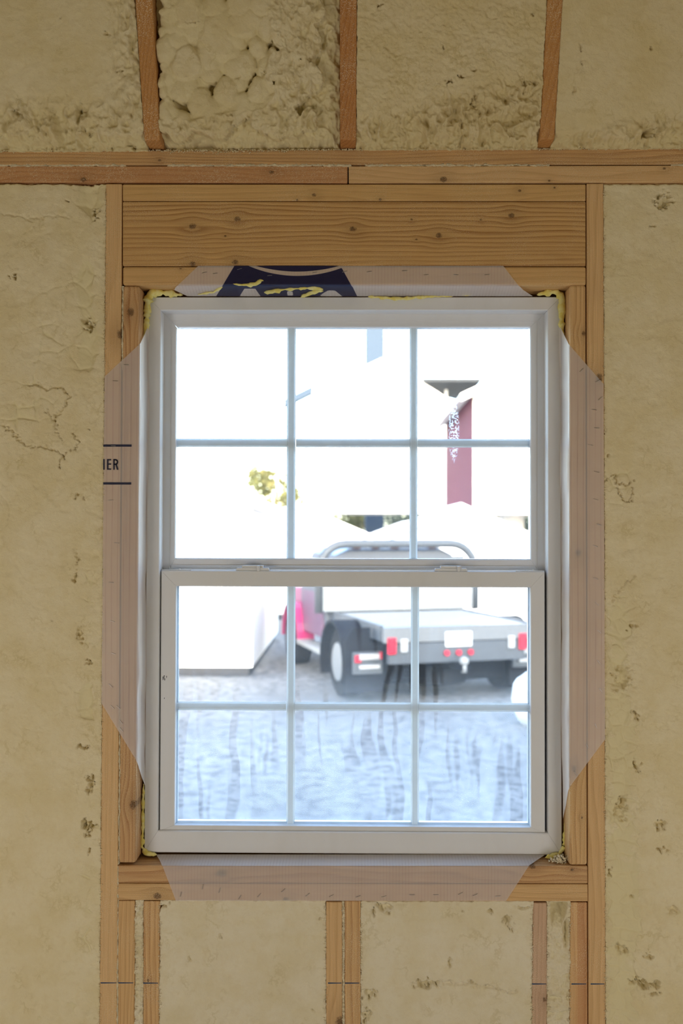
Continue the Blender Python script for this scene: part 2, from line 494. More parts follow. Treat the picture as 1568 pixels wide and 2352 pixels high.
# plain foam beyond the frame of the photograph
px_l, px_r = -120, 1690
wx = MB()
wx.box(XL, UX(px_l, 0) - 0.0, 0.0, 0.132, 0.0, 2.25).box(UX(px_r, 0), XR, 0.0, 0.132, 0.0, 2.25)
wx.build('spray_foam', shell_foam, wall_front)
wp = MB().box(XL, XR, 0.0, 0.132, 0.0, 0.04)
wp.build('bottom_plate', wood('plate_pine', 'x', (0.68, 0.42, 0.19), (0.5, 0.27, 0.1), 7), wall_front)

# ------------------------------------------------------------------ lumber
def K(px, py, r, along):
    p = U(px, py, 0.0)
    return ((p[0], p[2], r) if along == 'x' else (p[2], p[0], r))

def board(name, quad, mat, parent, yf=0.0, depth=0.13, bevel=0.0025, label=None):
    f = [U(px, py, yf) for px, py in quad]
    b = [q + np.array([0, depth, 0]) for q in f]
    o = MB().hexa(f, b).build(name, mat, parent, bevel, 2)
    if label: o['label'] = label
    return o

PINE = ((0.78, 0.49, 0.22), (0.52, 0.265, 0.09))
TAN = ((0.80, 0.51, 0.24), (0.61, 0.345, 0.14))
RED = ((0.62, 0.30, 0.12), (0.44, 0.175, 0.055))
ORANGE = ((0.70, 0.42, 0.19), (0.44, 0.20, 0.07))
PINK = ((0.68, 0.44, 0.28), (0.52, 0.31, 0.18))

board('top_plate', [(-420, 349), (1990, 338), (1990, 377), (-420, 379)],
      wood('w_upper_plate', 'x', (0.70, 0.42, 0.18), (0.38, 0.18, 0.06), 1, 115, [K(366, 368, .004, 'x')], 0.9, 0.02, 1.1), wall_front)
board('top_plate', [(-420, 381), (798, 381), (798, 420), (-420, 417)],
      wood('w_red_plate', 'x', (0.64, 0.33, 0.14), (0.47, 0.20, 0.07), 2, 60, [K(191, 412, .008, 'x'), K(623, 395, .006, 'x')], 0.8, 0.06, 0.8), wall_front,
      yf=0.001, label='reddish lower top plate board left of the butt joint')
board('top_plate', [(800.5, 381), (1990, 379), (1990, 418), (800.5, 420)],
      wood('w_tan_plate', 'x', *TAN, 3, 60, [K(1018, 412, .009, 'x'), K(1525, 387, .004, 'x'), K(1261, 415, .003, 'x')], 0.9, 0.06, 0.8), wall_front,
      yf=0.0, label='tan lower top plate board right of the butt joint')
board('king_stud', [(243, 422), (280, 422), (267.5, 2480), (227, 2480)],
      wood('w_king_left', 'z', *TAN, 4, 55, [K(278, 768, .013, 'z')], 0.9, 0.05, 0.6), wall_front)
board('king_stud', [(1347, 421), (1386, 421), (1391, 2480), (1351.5, 2480)],
      wood('w_king_right', 'z', *TAN, 5, 75, [K(1376, 868, .011, 'z')], 0.7, 0.03, 0.9), wall_front)
board('header_plate', [(281.5, 423), (1345, 423), (1345, 461), (281.5, 461)],
      wood('w_header_plate', 'x', (0.75, 0.46, 0.18), (0.55, 0.30, 0.10), 6, 70, [K(721, 448, .0055, 'x'), K(1193, 438, .0045, 'x'), K(1273, 431, .003, 'x'), K(873, 458, .004, 'x'), K(682, 459, .003, 'x')], 0.7, 0.03, 0.7), wall_front)
board('header_beam', [(281.5, 462.5), (1345, 462.5), (1345, 610.5), (281.5, 610.5)],
      wood('w_header', 'x', (0.72, 0.43, 0.165), (0.42, 0.20, 0.06), 8, 85,
           [K(442, 520, .0095, 'x'), K(545, 503, .008, 'x'), K(810, 526, .0085, 'x'), K(1008, 541, .008, 'x'), K(1174, 495, .008, 'x'), K(517, 542, .003, 'x'), K(945, 504, .003, 'x'), K(956, 550, .003, 'x'), K(442, 606, .008, 'x'), K(540, 602, .008, 'x'), K(1104, 505, .003, 'x')], 0.6, 0.016, 1.2), wall_front)
board('header_plate', [(281.5, 612), (1346, 612), (1346, 655), (281.5, 655)],
      wood('w_header_low', 'x', (0.76, 0.46, 0.19), (0.55, 0.30, 0.10), 9, 70, [K(415, 617, .003, 'x')], 0.5, 0.03, 0.7), wall_front, bevel=0.005)
board('trimmer_stud', [(281.2, 656), (320, 656), (311.5, 1983), (271.8, 1983)],
      wood('w_trim_left', 'z', *ORANGE, 10, 110, [K(300, 717, .011, 'z'), K(306, 1848, .012, 'z'), K(243, 1487, .006, 'z')], 0.7, 0.02, 1.3), wall_front, bevel=0.006)
board('trimmer_stud', [(1308.5, 654), (1345.5, 654), (1349, 1988), (1307, 1988)],
      wood('w_trim_right', 'z', *PINE, 11, 120, [K(1340, 766, .006, 'z'), K(1318, 1766, .008, 'z'), K(1336, 1878, .003, 'z'), K(1328, 1270, .009, 'z')], 0.5, 0.02, 1.2), wall_front, bevel=0.006)
board('sill_plate', [(270, 1988), (1349, 1989), (1349.5, 2029.9), (270, 2028.6)],
      wood('w_sill_up', 'x', *ORANGE, 12, 62, [K(509, 2005, .013, 'x'), K(1314, 1998, .0045, 'x'), K(1222, 1990, .008, 'x')], 0.5, 0.07, 1.2), wall_front, bevel=0.0028)
board('sill_plate', [(270, 2029.5), (1349.5, 2031), (1350, 2071), (270, 2068)],
      wood('w_sill_low', 'x', *PINE, 13, 70, [K(361, 2058, .010, 'x'), K(657, 2066, .008, 'x')], 0.6, 0.04, 0.9), wall_front)
CR = [('w_cripple_a', [(271, 2069), (309.5, 2069), (307.5, 2480), (270.5, 2480)], PINE, 120, [], 0.5),
      ('w_cripple_b', [(329, 2070), (367, 2070), (364, 2480), (328.5, 2480)], (PINE[0], (0.46, 0.20, 0.06)), 80, [K(340, 2252, .004, 'z')], 1.0),
      ('w_cripple_c', [(748.5, 2072), (786, 2072), (786, 2480), (748.5, 2480)], TAN, 60, [K(782, 2350, .016, 'z')], 0.5),
      ('w_cripple_d', [(791, 2070), (828, 2070), (828, 2480), (791, 2480)], (PINE[0], ORANGE[1]), 70, [], 1.1),
      ('w_cripple_e', [(1224, 2074), (1256, 2074), (1255, 2480), (1219, 2480)], PINK, 100, [K(1250, 2296, .006, 'z')], 0.9),
      ('w_cripple_f', [(1310, 2073), (1348, 2073), (1349.5, 2480), (1307.5, 2480)], (PINE[0], RED[0]), 42, [], 0.9)]
for i, (nm, q, cc, fr, kn, du) in enumerate(CR):
    board('cripple_stud', q, wood(nm, 'z', *cc, 20 + i, fr, kn, du, 0.025, 1.0, None, (UX(1325, 0, 2200), (0.62, 0.31, 0.13), (0.45, 0.18, 0.06)) if i == 5 else None), wall_front)
f = [U(1353.5, 2160, -0.0008), U(1358, 2158, -0.0008), U(1355.5, 2245, -0.0008), U(1352.5, 2245, -0.0008)]
MB().hexa(f, [q + np.array([0, .004, 0]) for q in f]).build('splinter', wood('w_splinter', 'z', *TAN, 61, 60), [o for o in C.objects if o.parent == wall_front and o.name.startswith('king_stud')][1])
wf_studs = [o for o in C.objects if o.parent == wall_front]
# blue layout line struck across the studs
def stud_named(k, i): return [o for o in wf_studs if o.name.split('.')[0] == k][i]
MARKS = [(231, 267, 2257.5, stud_named('king_stud', 0)), (272, 306, 2257.5, stud_named('cripple_stud', 0)), (329, 363, 2258, stud_named('cripple_stud', 1)),
         (753, 784, 2258, stud_named('cripple_stud', 2)), (792, 825, 2258, stud_named('cripple_stud', 3)), (1221, 1254, 2260, stud_named('cripple_stud', 4)),
         (1312, 1346, 2260, stud_named('cripple_stud', 5)), (1356, 1388, 2260, stud_named('king_stud', 1))]
for (a, b, y, st) in MARKS:
    f = [U(a, y - 1.2, -0.0004), U(b, y - 0.7, -0.0004), U(b, y + 0.9, -0.0004), U(a, y + 1.6, -0.0004)]
    MB().hexa(f, [q + np.array([0, 0.0008, 0]) for q in f]).build('ink_mark', M['pencil'], st)

# ------------------------------------------------------------------ sprayed foam
def foam(name, xl, xr, yt, yb, res, hfun, mat, parent, plane=None, jit=2.0, seed=1, back=0.05, label=None, ydeep=None):
    """trimmed spray foam between framing; xl, xr are functions of y and yt, yb of x (sight-line coordinates, about 1 mm on the wall)"""
    ym = 0.5 * (yt(0.5 * (xl(0) + xr(0))) + yb(0.5 * (xl(0) + xr(0))))
    nu = int((xr(ym) - xl(ym)) / res) + 2
    nv = int((yb(0.5 * (xl(ym) + xr(ym))) - yt(0.5 * (xl(ym) + xr(ym)))) / res) + 2
    s = np.linspace(0, 1, nu)[None, :]; tt = np.linspace(0, 1, nv)[:, None]
    xg = xl(ym) + (xr(ym) - xl(ym)) * s
    y = yt(xg) + (yb(xg) - yt(xg)) * tt
    y = y + (1 - tt) ** 30 * fbm(xg, 0 * xg, 9, seed + 5, 3) * jit * 1.6 + tt ** 30 * fbm(xg, 0 * xg + 50, 9, seed + 6, 3) * jit * 1.6
    l = xl(y) + fbm(y, y * 0, 11, seed + 1, 4, .7) * jit; r = xr(y) + fbm(y, y * 0 + 9, 11, seed + 2, 4, .7) * jit
    x = l + (r - l) * s
    h, sk = hfun(x, y)
    sk = np.clip(np.maximum(sk, sstep(5.0, 11.0, -h) * (ydeep(y) if ydeep else 1.0)), 0, 1)  # deep pits also take the darker skin colour, deepening their shade
    ed = np.minimum(np.minimum(s * (xr(ym) - xl(ym)), (1 - s) * (xr(ym) - xl(ym))), np.minimum(tt, 1 - tt) * (yb(xg) - yt(xg)))
    h = np.where(ed < 3.0, np.minimum(h, 2.0), h)
    if plane is None:
        P = U(x, y, 0.0); nrm = np.array([0, -1, 0])
    else:
        P = UP(x, y, plane[0], plane[1]); nrm = np.array(plane[1])
    V = P + nrm * (h / 1000.0)[..., None]
    def pad(A, B):
        A = np.concatenate([B[:1], A, B[-1:]], 0)
        B2 = np.concatenate([B[:1], B, B[-1:]], 0)
        return np.concatenate([B2[:, :1], A, B2[:, -1:]], 1)
    Bk = P - nrm * back
    V = pad(V, Bk)
    sk = np.pad(sk, 1, mode='edge')
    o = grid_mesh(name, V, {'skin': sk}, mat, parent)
    if label: o['label'] = label
    return o

def blobs(x, y, L, A, seed, warp=0.35):
    wx = fbm(x, y, L * 1.3, seed + 3, 3) * L * warp; wy = fbm(x, y, L * 1.3, seed + 4, 3) * L * warp
    f1, f2, rid = worley(x + wx, y + wy, L, seed)
    g1, g2, _ = worley(x + wx, y + wy, L * 0.45, seed + 50)
    d = np.sqrt(np.clip(1 - f1 ** 2 / 0.75, 0, 1)) * (0.65 + 0.6 * rid)
    e = np.sqrt(np.clip(1 - g1 ** 2 / 0.75, 0, 1))
    crease = sstep(0.0, 0.22, f2 - f1)
    return A * (d * 0.8 + 0.25 * e) * (0.7 + 0.3 * crease)

def pit(x, y, h, lst, seed=0):
    wx = fbm(x, y, 12, seed + 8, 4, .65) * 17; wy = fbm(x, y, 12, seed + 9, 4, .65) * 17
    for p in lst:
        px, py, rx, ry, dep = p[:5]
        ang = R(p[5]) if len(p) > 5 else 0.0
        dx = x + wx * min(1, rx / 8) - px; dy = y + wy * min(1, ry / 8) - py
        u = dx * math.cos(ang) + dy * math.sin(ang); v = -dx * math.sin(ang) + dy * math.cos(ang)
        d = np.sqrt((u / rx) ** 2 + (v / ry) ** 2)
        h = h - 1.35 * dep * (1 - sstep(0.35, 1.0, d)) * (0.55 + 0.9 * vnoise(x / 9.0, y / 9.0, seed + 15) + 0.45)
    return h

def crackline(x, y, h, pts, width, dep, seed=0):
    wx = fbm(x, y, 10, seed + 1, 4, .6) * 9; wy = fbm(x, y, 10, seed + 2, 4, .6) * 9
    best = np.full(x.shape, 1e3)
    for (x0, y0), (x1, y1) in zip(pts[:-1], pts[1:]):
        dx, dy = x1 - x0, y1 - y0
        t_ = np.clip(((x + wx - x0) * dx + (y + wy - y0) * dy) / (dx * dx + dy * dy), 0, 1)
        best = np.minimum(best, np.hypot(x + wx - x0 - t_ * dx, y + wy - y0 - t_ * dy))
    return h - 1.6 * dep * (1 - sstep(width * 0.15, width * 0.9, best))

def cutfoam(x, y, raw, rough, seed):
    """bubbly foam shaved off by the trimming blade: min of the bubbly skin and the cut"""
    cut = fbm(x, y, 60, seed + 60, 3) * 2.0 + fbm(x, y, 13, seed + 61, 4, .6) * rough
    k = 1.2
    h = -k * np.log(np.exp(-np.clip(raw - cut, -60, 60) / k) + 1.0) + cut
    sk = sstep(0.3, 3.0, cut - raw)
    return h, sk

cst = lambda v: (lambda q: v + 0 * np.asarray(q, float))
lin = lambda a, va, b, vb: (lambda q: va + (np.asarray(q, float) - a) * (vb - va) / (b - a))

def h_left(x, y):
    bias = 5.0 + 9 * fbm(x, y, 130, 3, 2)
    bias -= 7.0 * np.exp(-((x - 95) / 110.) ** 2 - ((y - 960) / 120.) ** 2)
    bias -= 10.0 * np.exp(-((x - 200) / 24.) ** 2) * sstep(-0.05, 0.3, fbm(y, y * 0, 90, 12, 2))
    bias -= 4.5 * np.exp(-((x - 215) / 22.) ** 2) * (sstep(420, 440, y) * (1 - sstep(520, 560, y)) + sstep(1580, 1640, y) * (1 - sstep(1900, 1960, y)))
    raw = bias + blobs(x, y, 42, 8, 5) - 5
    h, sk = cutfoam(x, y, raw, 0.9 + 1.2 * sstep(175, 215, x), 5)
    h -= 1.0 + 1.5 * sstep(0, 0.4, fbm(x, y, 30, 77, 4))
    h = pit(x, y, h, [(205, 745, 13, 22, 11, -25), (27, 634, 7, 5, 9), (219, 486, 10, 12, 10), (150, 460, 9, 3, 5, 15), (202, 1892, 17, 13, 14, -30), (205, 1905, 10, 14, 10),
                      (173, 1280, 6, 22, 5, -8), (172, 1325, 5, 14, 6), (182, 1455, 9, 24, 7, -12), (205, 1520, 7, 5, 6), (190, 1718, 14, 7, 8), (205, 1800, 8, 25, 8, 5), (172, 1140, 6, 5, 5),
                      (163, 1032, 3, 7, 5), (200, 985, 4, 3, 5), (192, 1145, 2, 7, 5), (205, 1955, 3, 9, 6), (25, 1600, 4, 3, 3), (114, 1425, 5, 3, 3)], 21)
    h = crackline(x, y, h, [(0, 975), (25, 985), (48, 1018), (75, 1028), (100, 1025), (135, 1040), (148, 1055)], 4, 4, 31)
    h = crackline(x, y, h, [(60, 885), (80, 880), (105, 893), (140, 890), (158, 905), (150, 925), (120, 965)], 4, 4, 33)
    h = crackline(x, y, h, [(105, 940), (125, 975), (140, 1010)], 3, 3, 35)
    h = crackline(x, y, h, [(138, 1075), (136, 1052), (150, 1040)], 3, 4, 36)
    h = crackline(x, y, h, [(0, 492), (40, 490), (70, 503), (110, 492), (160, 498)], 5, 1.8, 37)
    h = crackline(x, y, h, [(170, 1005), (165, 990), (180, 1015), (172, 1030)], 3, 4, 38)
    # ring left by a hole saw
    d = np.abs(np.hypot((x + 28) / 50., (y - 1178) / 50.) - 1) * 50
    h -= 1.2 * (1 - sstep(0.5, 2.2, d))
    d = np.abs(np.hypot((x + 28) / 37., (y - 1178) / 37.) - 1) * 37
    h -= 0.9 * (1 - sstep(0.5, 2.0, d))
    h -= 9 * (1 - sstep(419, 424, y + 3 * fbm(x, y, 8, 44, 3)))
    return h, sk

def h_right(x, y):
    bias = 6.5 + 5 * fbm(x, y, 120, 4, 2)
    near = np.exp(-((x - 1425) / 42.) ** 2)
    bias -= near * (12.0 * sstep(1290, 1420, y) + 6 * sstep(1060, 1090, y) * (1 - sstep(1180, 1210, y)) + 5 * (1 - sstep(440, 520, y)))
    bias -= 4 * np.exp(-((x - 1500) / 60.) ** 2 - ((y - 1930) / 90.) ** 2) + 5 * np.exp(-((x - 1470) / 70.) ** 2 - ((y - 2130) / 120.) ** 2)
    raw = bias + blobs(x, y, 34, 7, 15) - 5
    rough = 1.0 + 4.2 * near * sstep(1280, 1400, y) + 1.6 * sstep(1650, 1900, y)
    h, sk = cutfoam(x, y, raw, rough, 15)
    h -= 1.0 + 1.0 * sstep(0, 0.4, fbm(x, y, 22, 87, 4))
    h -= 5.0 * np.exp(-((x - 1440) / 20.) ** 2 - ((y - 1260) / 14.) ** 2)
    h = pit(x, y, h, [(1482, 2262, 40, 9, 14, 4), (1505, 2284, 24, 4, 9, -12), (1430, 2185, 22, 14, 9, 30), (1490, 2198, 14, 12, 8), (1430, 1560, 24, 40, 7, 15), (1462, 1640, 10, 18, 8),
                      (1525, 462, 22, 22, 10), (1500, 520, 14, 3, 5, -15), (1425, 1860, 14, 34, 8, 8), (1450, 1440, 10, 10, 6), (1460, 1760, 8, 16, 8), (1515, 1895, 20, 9, 7, -10), (1518, 1955, 12, 8, 7),
                      (1402, 2010, 4, 14, 7), (1452, 2062, 4, 5, 6), (1545, 2090, 22, 12, 5), (1397, 1045, 3, 6, 5)], 23)
    h = crackline(x, y, h, [(1390, 1100), (1412, 1092), (1420, 1108), (1440, 1112), (1455, 1105)], 3, 4, 41)
    h = crackline(x, y, h, [(1418, 1120), (1428, 1148), (1450, 1150), (1452, 1118)], 3, 4, 42)
    h = crackline(x, y, h, [(1405, 1385), (1435, 1340), (1462, 1322)], 3, 2.5, 43)
    h -= 7 * (1 - sstep(419, 425, y + 3 * fbm(x, y, 8, 44, 3)))
    return h, sk

def h_below(seed, pits, cracks=()):
    def f(x, y):
        raw = 6.5 + 5 * fbm(x, y, 110, seed, 2) + blobs(x, y, 40, 7, seed) - 5
        h, sk = cutfoam(x, y, raw, 1.0, seed)
        h -= 1.0 + 1.8 * sstep(0.0, 0.4, fbm(x, y, 34, seed + 7, 4))
        h = pit(x, y, h, pits, seed)
        for c in cracks: h = crackline(x, y, h, *c)
        return h, sk
    return f

def h_strip(seed):
    def f(x, y):
        h = -2.5 + fbm(x, y, 12, seed, 4, .6) * 6
        return h, sstep(1, 4, -h - 2)
    return f

KS = lin(422, 243, 2480, 227)
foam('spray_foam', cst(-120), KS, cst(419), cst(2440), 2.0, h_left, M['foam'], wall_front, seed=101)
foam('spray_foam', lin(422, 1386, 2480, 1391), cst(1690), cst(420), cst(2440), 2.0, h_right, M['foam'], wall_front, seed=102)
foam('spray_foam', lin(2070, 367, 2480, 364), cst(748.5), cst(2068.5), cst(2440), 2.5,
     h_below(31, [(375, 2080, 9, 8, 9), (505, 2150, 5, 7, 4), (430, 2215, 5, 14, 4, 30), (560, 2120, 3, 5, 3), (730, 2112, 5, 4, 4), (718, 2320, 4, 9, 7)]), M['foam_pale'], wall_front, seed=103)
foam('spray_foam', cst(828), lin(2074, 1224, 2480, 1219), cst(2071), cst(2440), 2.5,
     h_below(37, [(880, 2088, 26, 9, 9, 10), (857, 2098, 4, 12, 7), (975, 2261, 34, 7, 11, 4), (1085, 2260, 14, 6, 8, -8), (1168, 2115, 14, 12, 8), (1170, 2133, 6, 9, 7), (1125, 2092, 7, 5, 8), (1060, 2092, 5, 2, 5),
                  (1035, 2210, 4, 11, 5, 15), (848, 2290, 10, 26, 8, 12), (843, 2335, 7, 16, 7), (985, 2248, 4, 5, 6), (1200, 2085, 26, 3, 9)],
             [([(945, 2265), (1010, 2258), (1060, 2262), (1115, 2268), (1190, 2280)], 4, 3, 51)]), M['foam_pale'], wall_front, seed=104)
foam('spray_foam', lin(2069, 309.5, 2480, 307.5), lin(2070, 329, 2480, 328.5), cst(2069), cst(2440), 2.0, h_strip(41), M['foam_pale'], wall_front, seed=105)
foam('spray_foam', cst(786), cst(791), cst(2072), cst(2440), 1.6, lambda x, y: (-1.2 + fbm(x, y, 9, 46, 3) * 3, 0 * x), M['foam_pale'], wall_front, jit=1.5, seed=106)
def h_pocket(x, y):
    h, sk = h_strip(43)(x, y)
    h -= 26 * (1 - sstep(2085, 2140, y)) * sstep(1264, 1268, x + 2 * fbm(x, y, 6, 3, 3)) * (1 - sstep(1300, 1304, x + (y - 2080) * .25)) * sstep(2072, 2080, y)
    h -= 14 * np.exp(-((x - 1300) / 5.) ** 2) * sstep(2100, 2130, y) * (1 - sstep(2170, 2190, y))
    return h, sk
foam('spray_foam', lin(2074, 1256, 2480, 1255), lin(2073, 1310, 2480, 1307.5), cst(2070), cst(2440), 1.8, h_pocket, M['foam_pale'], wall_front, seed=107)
# crumbs of foam pushed through the seam under the upper plate and between the studs
rnd = random.Random(5)
def crumbs(name, px_fun, n, r0, r1, mat, parent, seed):
    rr = random.Random(seed)
    mb = MB()
    for i in range(n):
        px, py, Y = px_fun(rr)
        c = U(px, py, Y); r = rr.uniform(r0, r1)
        v = []
        for k in range(8):
            q = Vector(((k & 1) * 2 - 1, ((k >> 1) & 1) * 2 - 1, ((k >> 2) & 1) * 2 - 1)) * r * 0.62
            v.append(Vector(c) + q * rr.uniform(0.6, 1.3))
        mb.add(v, [(0, 1, 3, 2), (4, 6, 7, 5), (0, 4, 5, 1), (2, 3, 7, 6), (0, 2, 6, 4), (1, 5, 7, 3)])
    o = mb.build(name, mat, parent, smooth=True)
    o['kind'] = 'stuff'
    return o
# foam squeezed out of the seam between the plates and between the left king stud and trimmer
hs = lambda sd: (lambda x, y: (-0.6 + fbm(x, y, 7, sd, 4, .6) * 3.0, 0 * x))
for i, (a, b) in enumerate(((-120, 289), (384, 806), (838, 1262), (1540, 1690))):
    foam('spray_foam', cst(a), cst(b), lambda q: 377.2 + 0 * np.asarray(q, float), lambda q: 381.6 + 0 * np.asarray(q, float), 1.3, hs(60 + i), M['foam_edge'], wall_front, jit=2.2, seed=120 + i, back=0.01)
for ya, yb in ((657, 850), (1630, 1985)):
    foam('spray_foam', lin(656, 280.3, 1983, 271.3), lin(656, 283.2, 1983, 273.8), cst(ya), cst(yb), 1.3, hs(70), M['foam_edge'], wall_front, jit=1.8, seed=130, back=0.01)
foam('spray_foam', lin(2069, 269.3, 2480, 267), lin(2069, 271.8, 2480, 270.8), cst(1990), cst(2440), 1.3, hs(71), M['foam_edge'], wall_front, jit=1.8, seed=131, back=0.01)
def stud_edge(rr):
    y = rr.uniform(430, 2352); return (KS(y) if rr.random() < .5 else 1386 + 5 * (y - 422) / 2058) + rr.gauss(0, 1.6), y, -0.0012
crumbs('foam_crumbs', stud_edge, 1500, 0.0005, 0.0016, M['foam'], wall_front, 8)
def lowedge(rr):
    x = rr.choice([366, 747, 829, 1222, 1257, 1308, 327, 311, 788, 788]) + rr.gauss(0, 1.6); return x, rr.uniform(2075, 2352), -0.0012
crumbs('foam_crumbs', lowedge, 1100, 0.0005, 0.0015, M['foam_pale'], wall_front, 9)
crumbs('foam_crumbs', lambda rr: (rr.gauss(1286, 9), rr.gauss(1976, 5), rr.uniform(0.012, 0.03)), 160, 0.0015, 0.0035, M['foam_pale'], wall_front, 10)

# ------------------------------------------------------------------ steep roof slope: ceiling, rafters, foam
SL = R(72.0)
up = np.array([0, -math.cos(SL), math.sin(SL)])         # up the slope
nr = np.array([0, -math.sin(SL), -math.cos(SL)])        # towards the room
ZP = UZ(343, 0.0)
RF = np.array([0, -0.045, ZP])                          # foot of the rafters' front faces
cl = MB()
zt = 3.15
Lsl = (zt - ZP) / math.sin(SL)
A0 = RF - nr * 0.14 + up * 0.03; A1 = A0 + up * (Lsl + .05)
def slab(mb, p, q, th, x0=XL - .3, x1=XR + .3):
    d = Vector(q) - Vector(p); n = Vector((1, 0, 0)).cross(d).normalized() * th
    pts = [Vector(p), Vector(q), Vector(q) + n, Vector(p) + n]
    mb.prism([(w.y, w.z) for w in pts], 'x', x0, x1)
slab(cl, A0 - np.array([0, 0, .05]), A1, 0.02)
RID = Vector((0, -2.5, 3.95))
slab(cl, A1, RID, 0.05)
B1 = Vector((0, -5.0 - A1[1], A1[2])); B0 = Vector((0, -5.0 - A0[1], A0[2] - .05))
slab(cl, RID, B1, 0.05); slab(cl, B1, B0, 0.05)
cl.box(XL - .15, XL, -4.9, 0.0, 2.5, 3.98).box(XR, XR + .15, -4.9, 0.0, 2.5, 3.98)
cl.box(XL - .1, XR + .1, 0.02, 0.16, 2.30, 2.42)
ceiling = structure(cl.build('ceiling', shell_foam))

def on_slope(px, py, off=0.0): return UP(px, py, RF + nr * off, nr)
RAFT = [(331, 367, 322, 308, 350), (780.5, 817.5, 321, 780, 820), (1239, 1273, 320, 1256, 1291)]
for i, (a, b, yb_, c, d) in enumerate(RAFT):
    f = [on_slope(c, 0), on_slope(d, 0), on_slope(b, yb_), on_slope(a, yb_)]
    f[0] = f[0] + up * 0.5 + (f[0] - f[3]) * 0; f[1] = f[1] + up * 0.5
    bk = [q - nr * 0.14 for q in f]
    # level seat cut at the foot
    for k in (2, 3):
        bk[k] = np.array([f[k][0], f[k][1] + 0.135, f[k][2] + 0.0])
    kk = [(f[3][2] + .1, 0.5 * (f[2][0] + f[3][0]) + .3, .002)]
    MB().hexa(f, bk).build('rafter', wood('w_rafter_%d' % i, 'z', *((0.60, 0.29, 0.085), (0.42, 0.165, 0.04)) if i != 1 else ((0.57, 0.25, 0.07), (0.40, 0.145, 0.035)), 40 + i, 95, [], 0.9, 0.02, 1.1), ceiling, 0.003, 2)

def bay(seed, fn):
    def f(x, y):
        h, sk = fn(x, y)
        t_ = sstep(300, 336, y + 9 * fbm(x, y, 20, seed + 90, 3))
        h = h - 30 * t_ + t_ * (blobs(x, y, 12, 9, seed + 91) - 4)
        return h, np.maximum(sk * (1 - t_), 0.25 * t_)
    return f
def torn(x, y, seed, amp, L=26):
    r = 1 - np.abs(fbm(x + 14 * fbm(x, y, 40, seed + 5, 2), y * 0.6, L, seed, 4, .55)) * 2
    return amp * (r - 0.6) + fbm(x, y, 50, seed + 9, 3) * amp * 0.9
def b1(x, y):
    raw = 6 + 6 * fbm(x, y, 120, 201, 2) + blobs(x, y, 36, 8, 202) - 5
    h, sk = cutfoam(x, y, raw, 1.5, 203)
    w = np.maximum(sstep(190, 290, y), sstep(225, 300, x) * 0.8)
    h = h - 2 + w * torn(x, y, 204, 17) - 2 * w
    h = pit(x, y, h, [(186, 252, 7, 14, 12, 15), (40, 253, 9, 7, 10, -20), (118, 255, 6, 16, 6), (52, 156, 6, 3, 7), (137, 40, 3, 2, 4), (245, 75, 6, 10, 6), (272, 160, 8, 3, 7, -20), (200, 308, 12, 6, 9), (300, 333, 9, 4, 14)], 205)
    return h, sk
def spheres(x, y, lst):
    """swollen foam: union of bulging, slightly sagging blobs (x, y, radius, lift)"""
    h = np.full(x.shape, -40.0)
    for (cx_, cy_, r, lift) in lst:
        m = (np.abs(x - cx_) < r * 1.2) & (np.abs(y - cy_) < r * 1.7)
        if not m.any(): continue
        yy = (y[m] - cy_); yy = np.where(yy > 0, yy, yy / 1.45)
        d2 = ((x[m] - cx_) ** 2 + yy ** 2) / (r * r)
        c = np.where(d2 < 1, lift + r * 0.62 * np.sqrt(np.clip(1 - d2, 0, 1)), -40)
        h[m] = np.maximum(h[m], c)
    return h
_rb = random.Random(77)
BUB = [(492, 78, 31, -12), (428, 152, 37, -14), (482, 138, 27, -15), (540, 62, 27, -13), (578, 48, 24, -13), (520, 215, 30, -16), (556, 248, 26, -16), (414, 212, 24, -16), (448, 222, 22, -17), (592, 212, 26, -16),
       (612, 62, 24, -12), (590, 110, 22, -14), (560, 150, 26, -15), (385, 170, 16, -17), (390, 205, 14, -17), (402, 95, 24, -18), (545, 12, 32, -12), (600, 8, 30, -12), (430, 30, 40, -20), (640, 4, 26, -12), (475, 262, 26, -18), (520, 268, 22, -18), (625, 245, 26, -17), (700, 20, 28, -14)]
BUB += [(_rb.uniform(370, 720), _rb.uniform(-150, 300), _rb.uniform(14, 34), _rb.uniform(-24, -16)) for _ in range(190)]
BUB += [(_rb.uniform(366, 400), _rb.uniform(-150, 290), _rb.uniform(8, 16), _rb.uniform(-16, -10)) for _ in range(70)]
def b2(x, y):
    wx = fbm(x, y, 30, 217, 3) * 9; wy = fbm(x, y, 30, 218, 3) * 9
    m = sstep(-0.05, 0.22, fbm(x, y, 110, 211, 2) + 1.1 * sstep(590, 700, x) + 0.75 * sstep(225, 290, y) - 0.45)
    raw = spheres(x + wx, y + wy, BUB) + 16 * m + fbm(x, y, 16, 219, 3) * 1.6
    h, sk = cutfoam(x, y, raw, 2.0, 214)
    h += m * torn(x, y, 215, 11, 24) - 2 * m
    h = pit(x, y, h, [(548, 175, 5, 4, 6), (605, 170, 4, 5, 6), (570, 172, 18, 4, 3), (440, 50, 16, 3, 5)], 216)
    return h, sk * 0.5
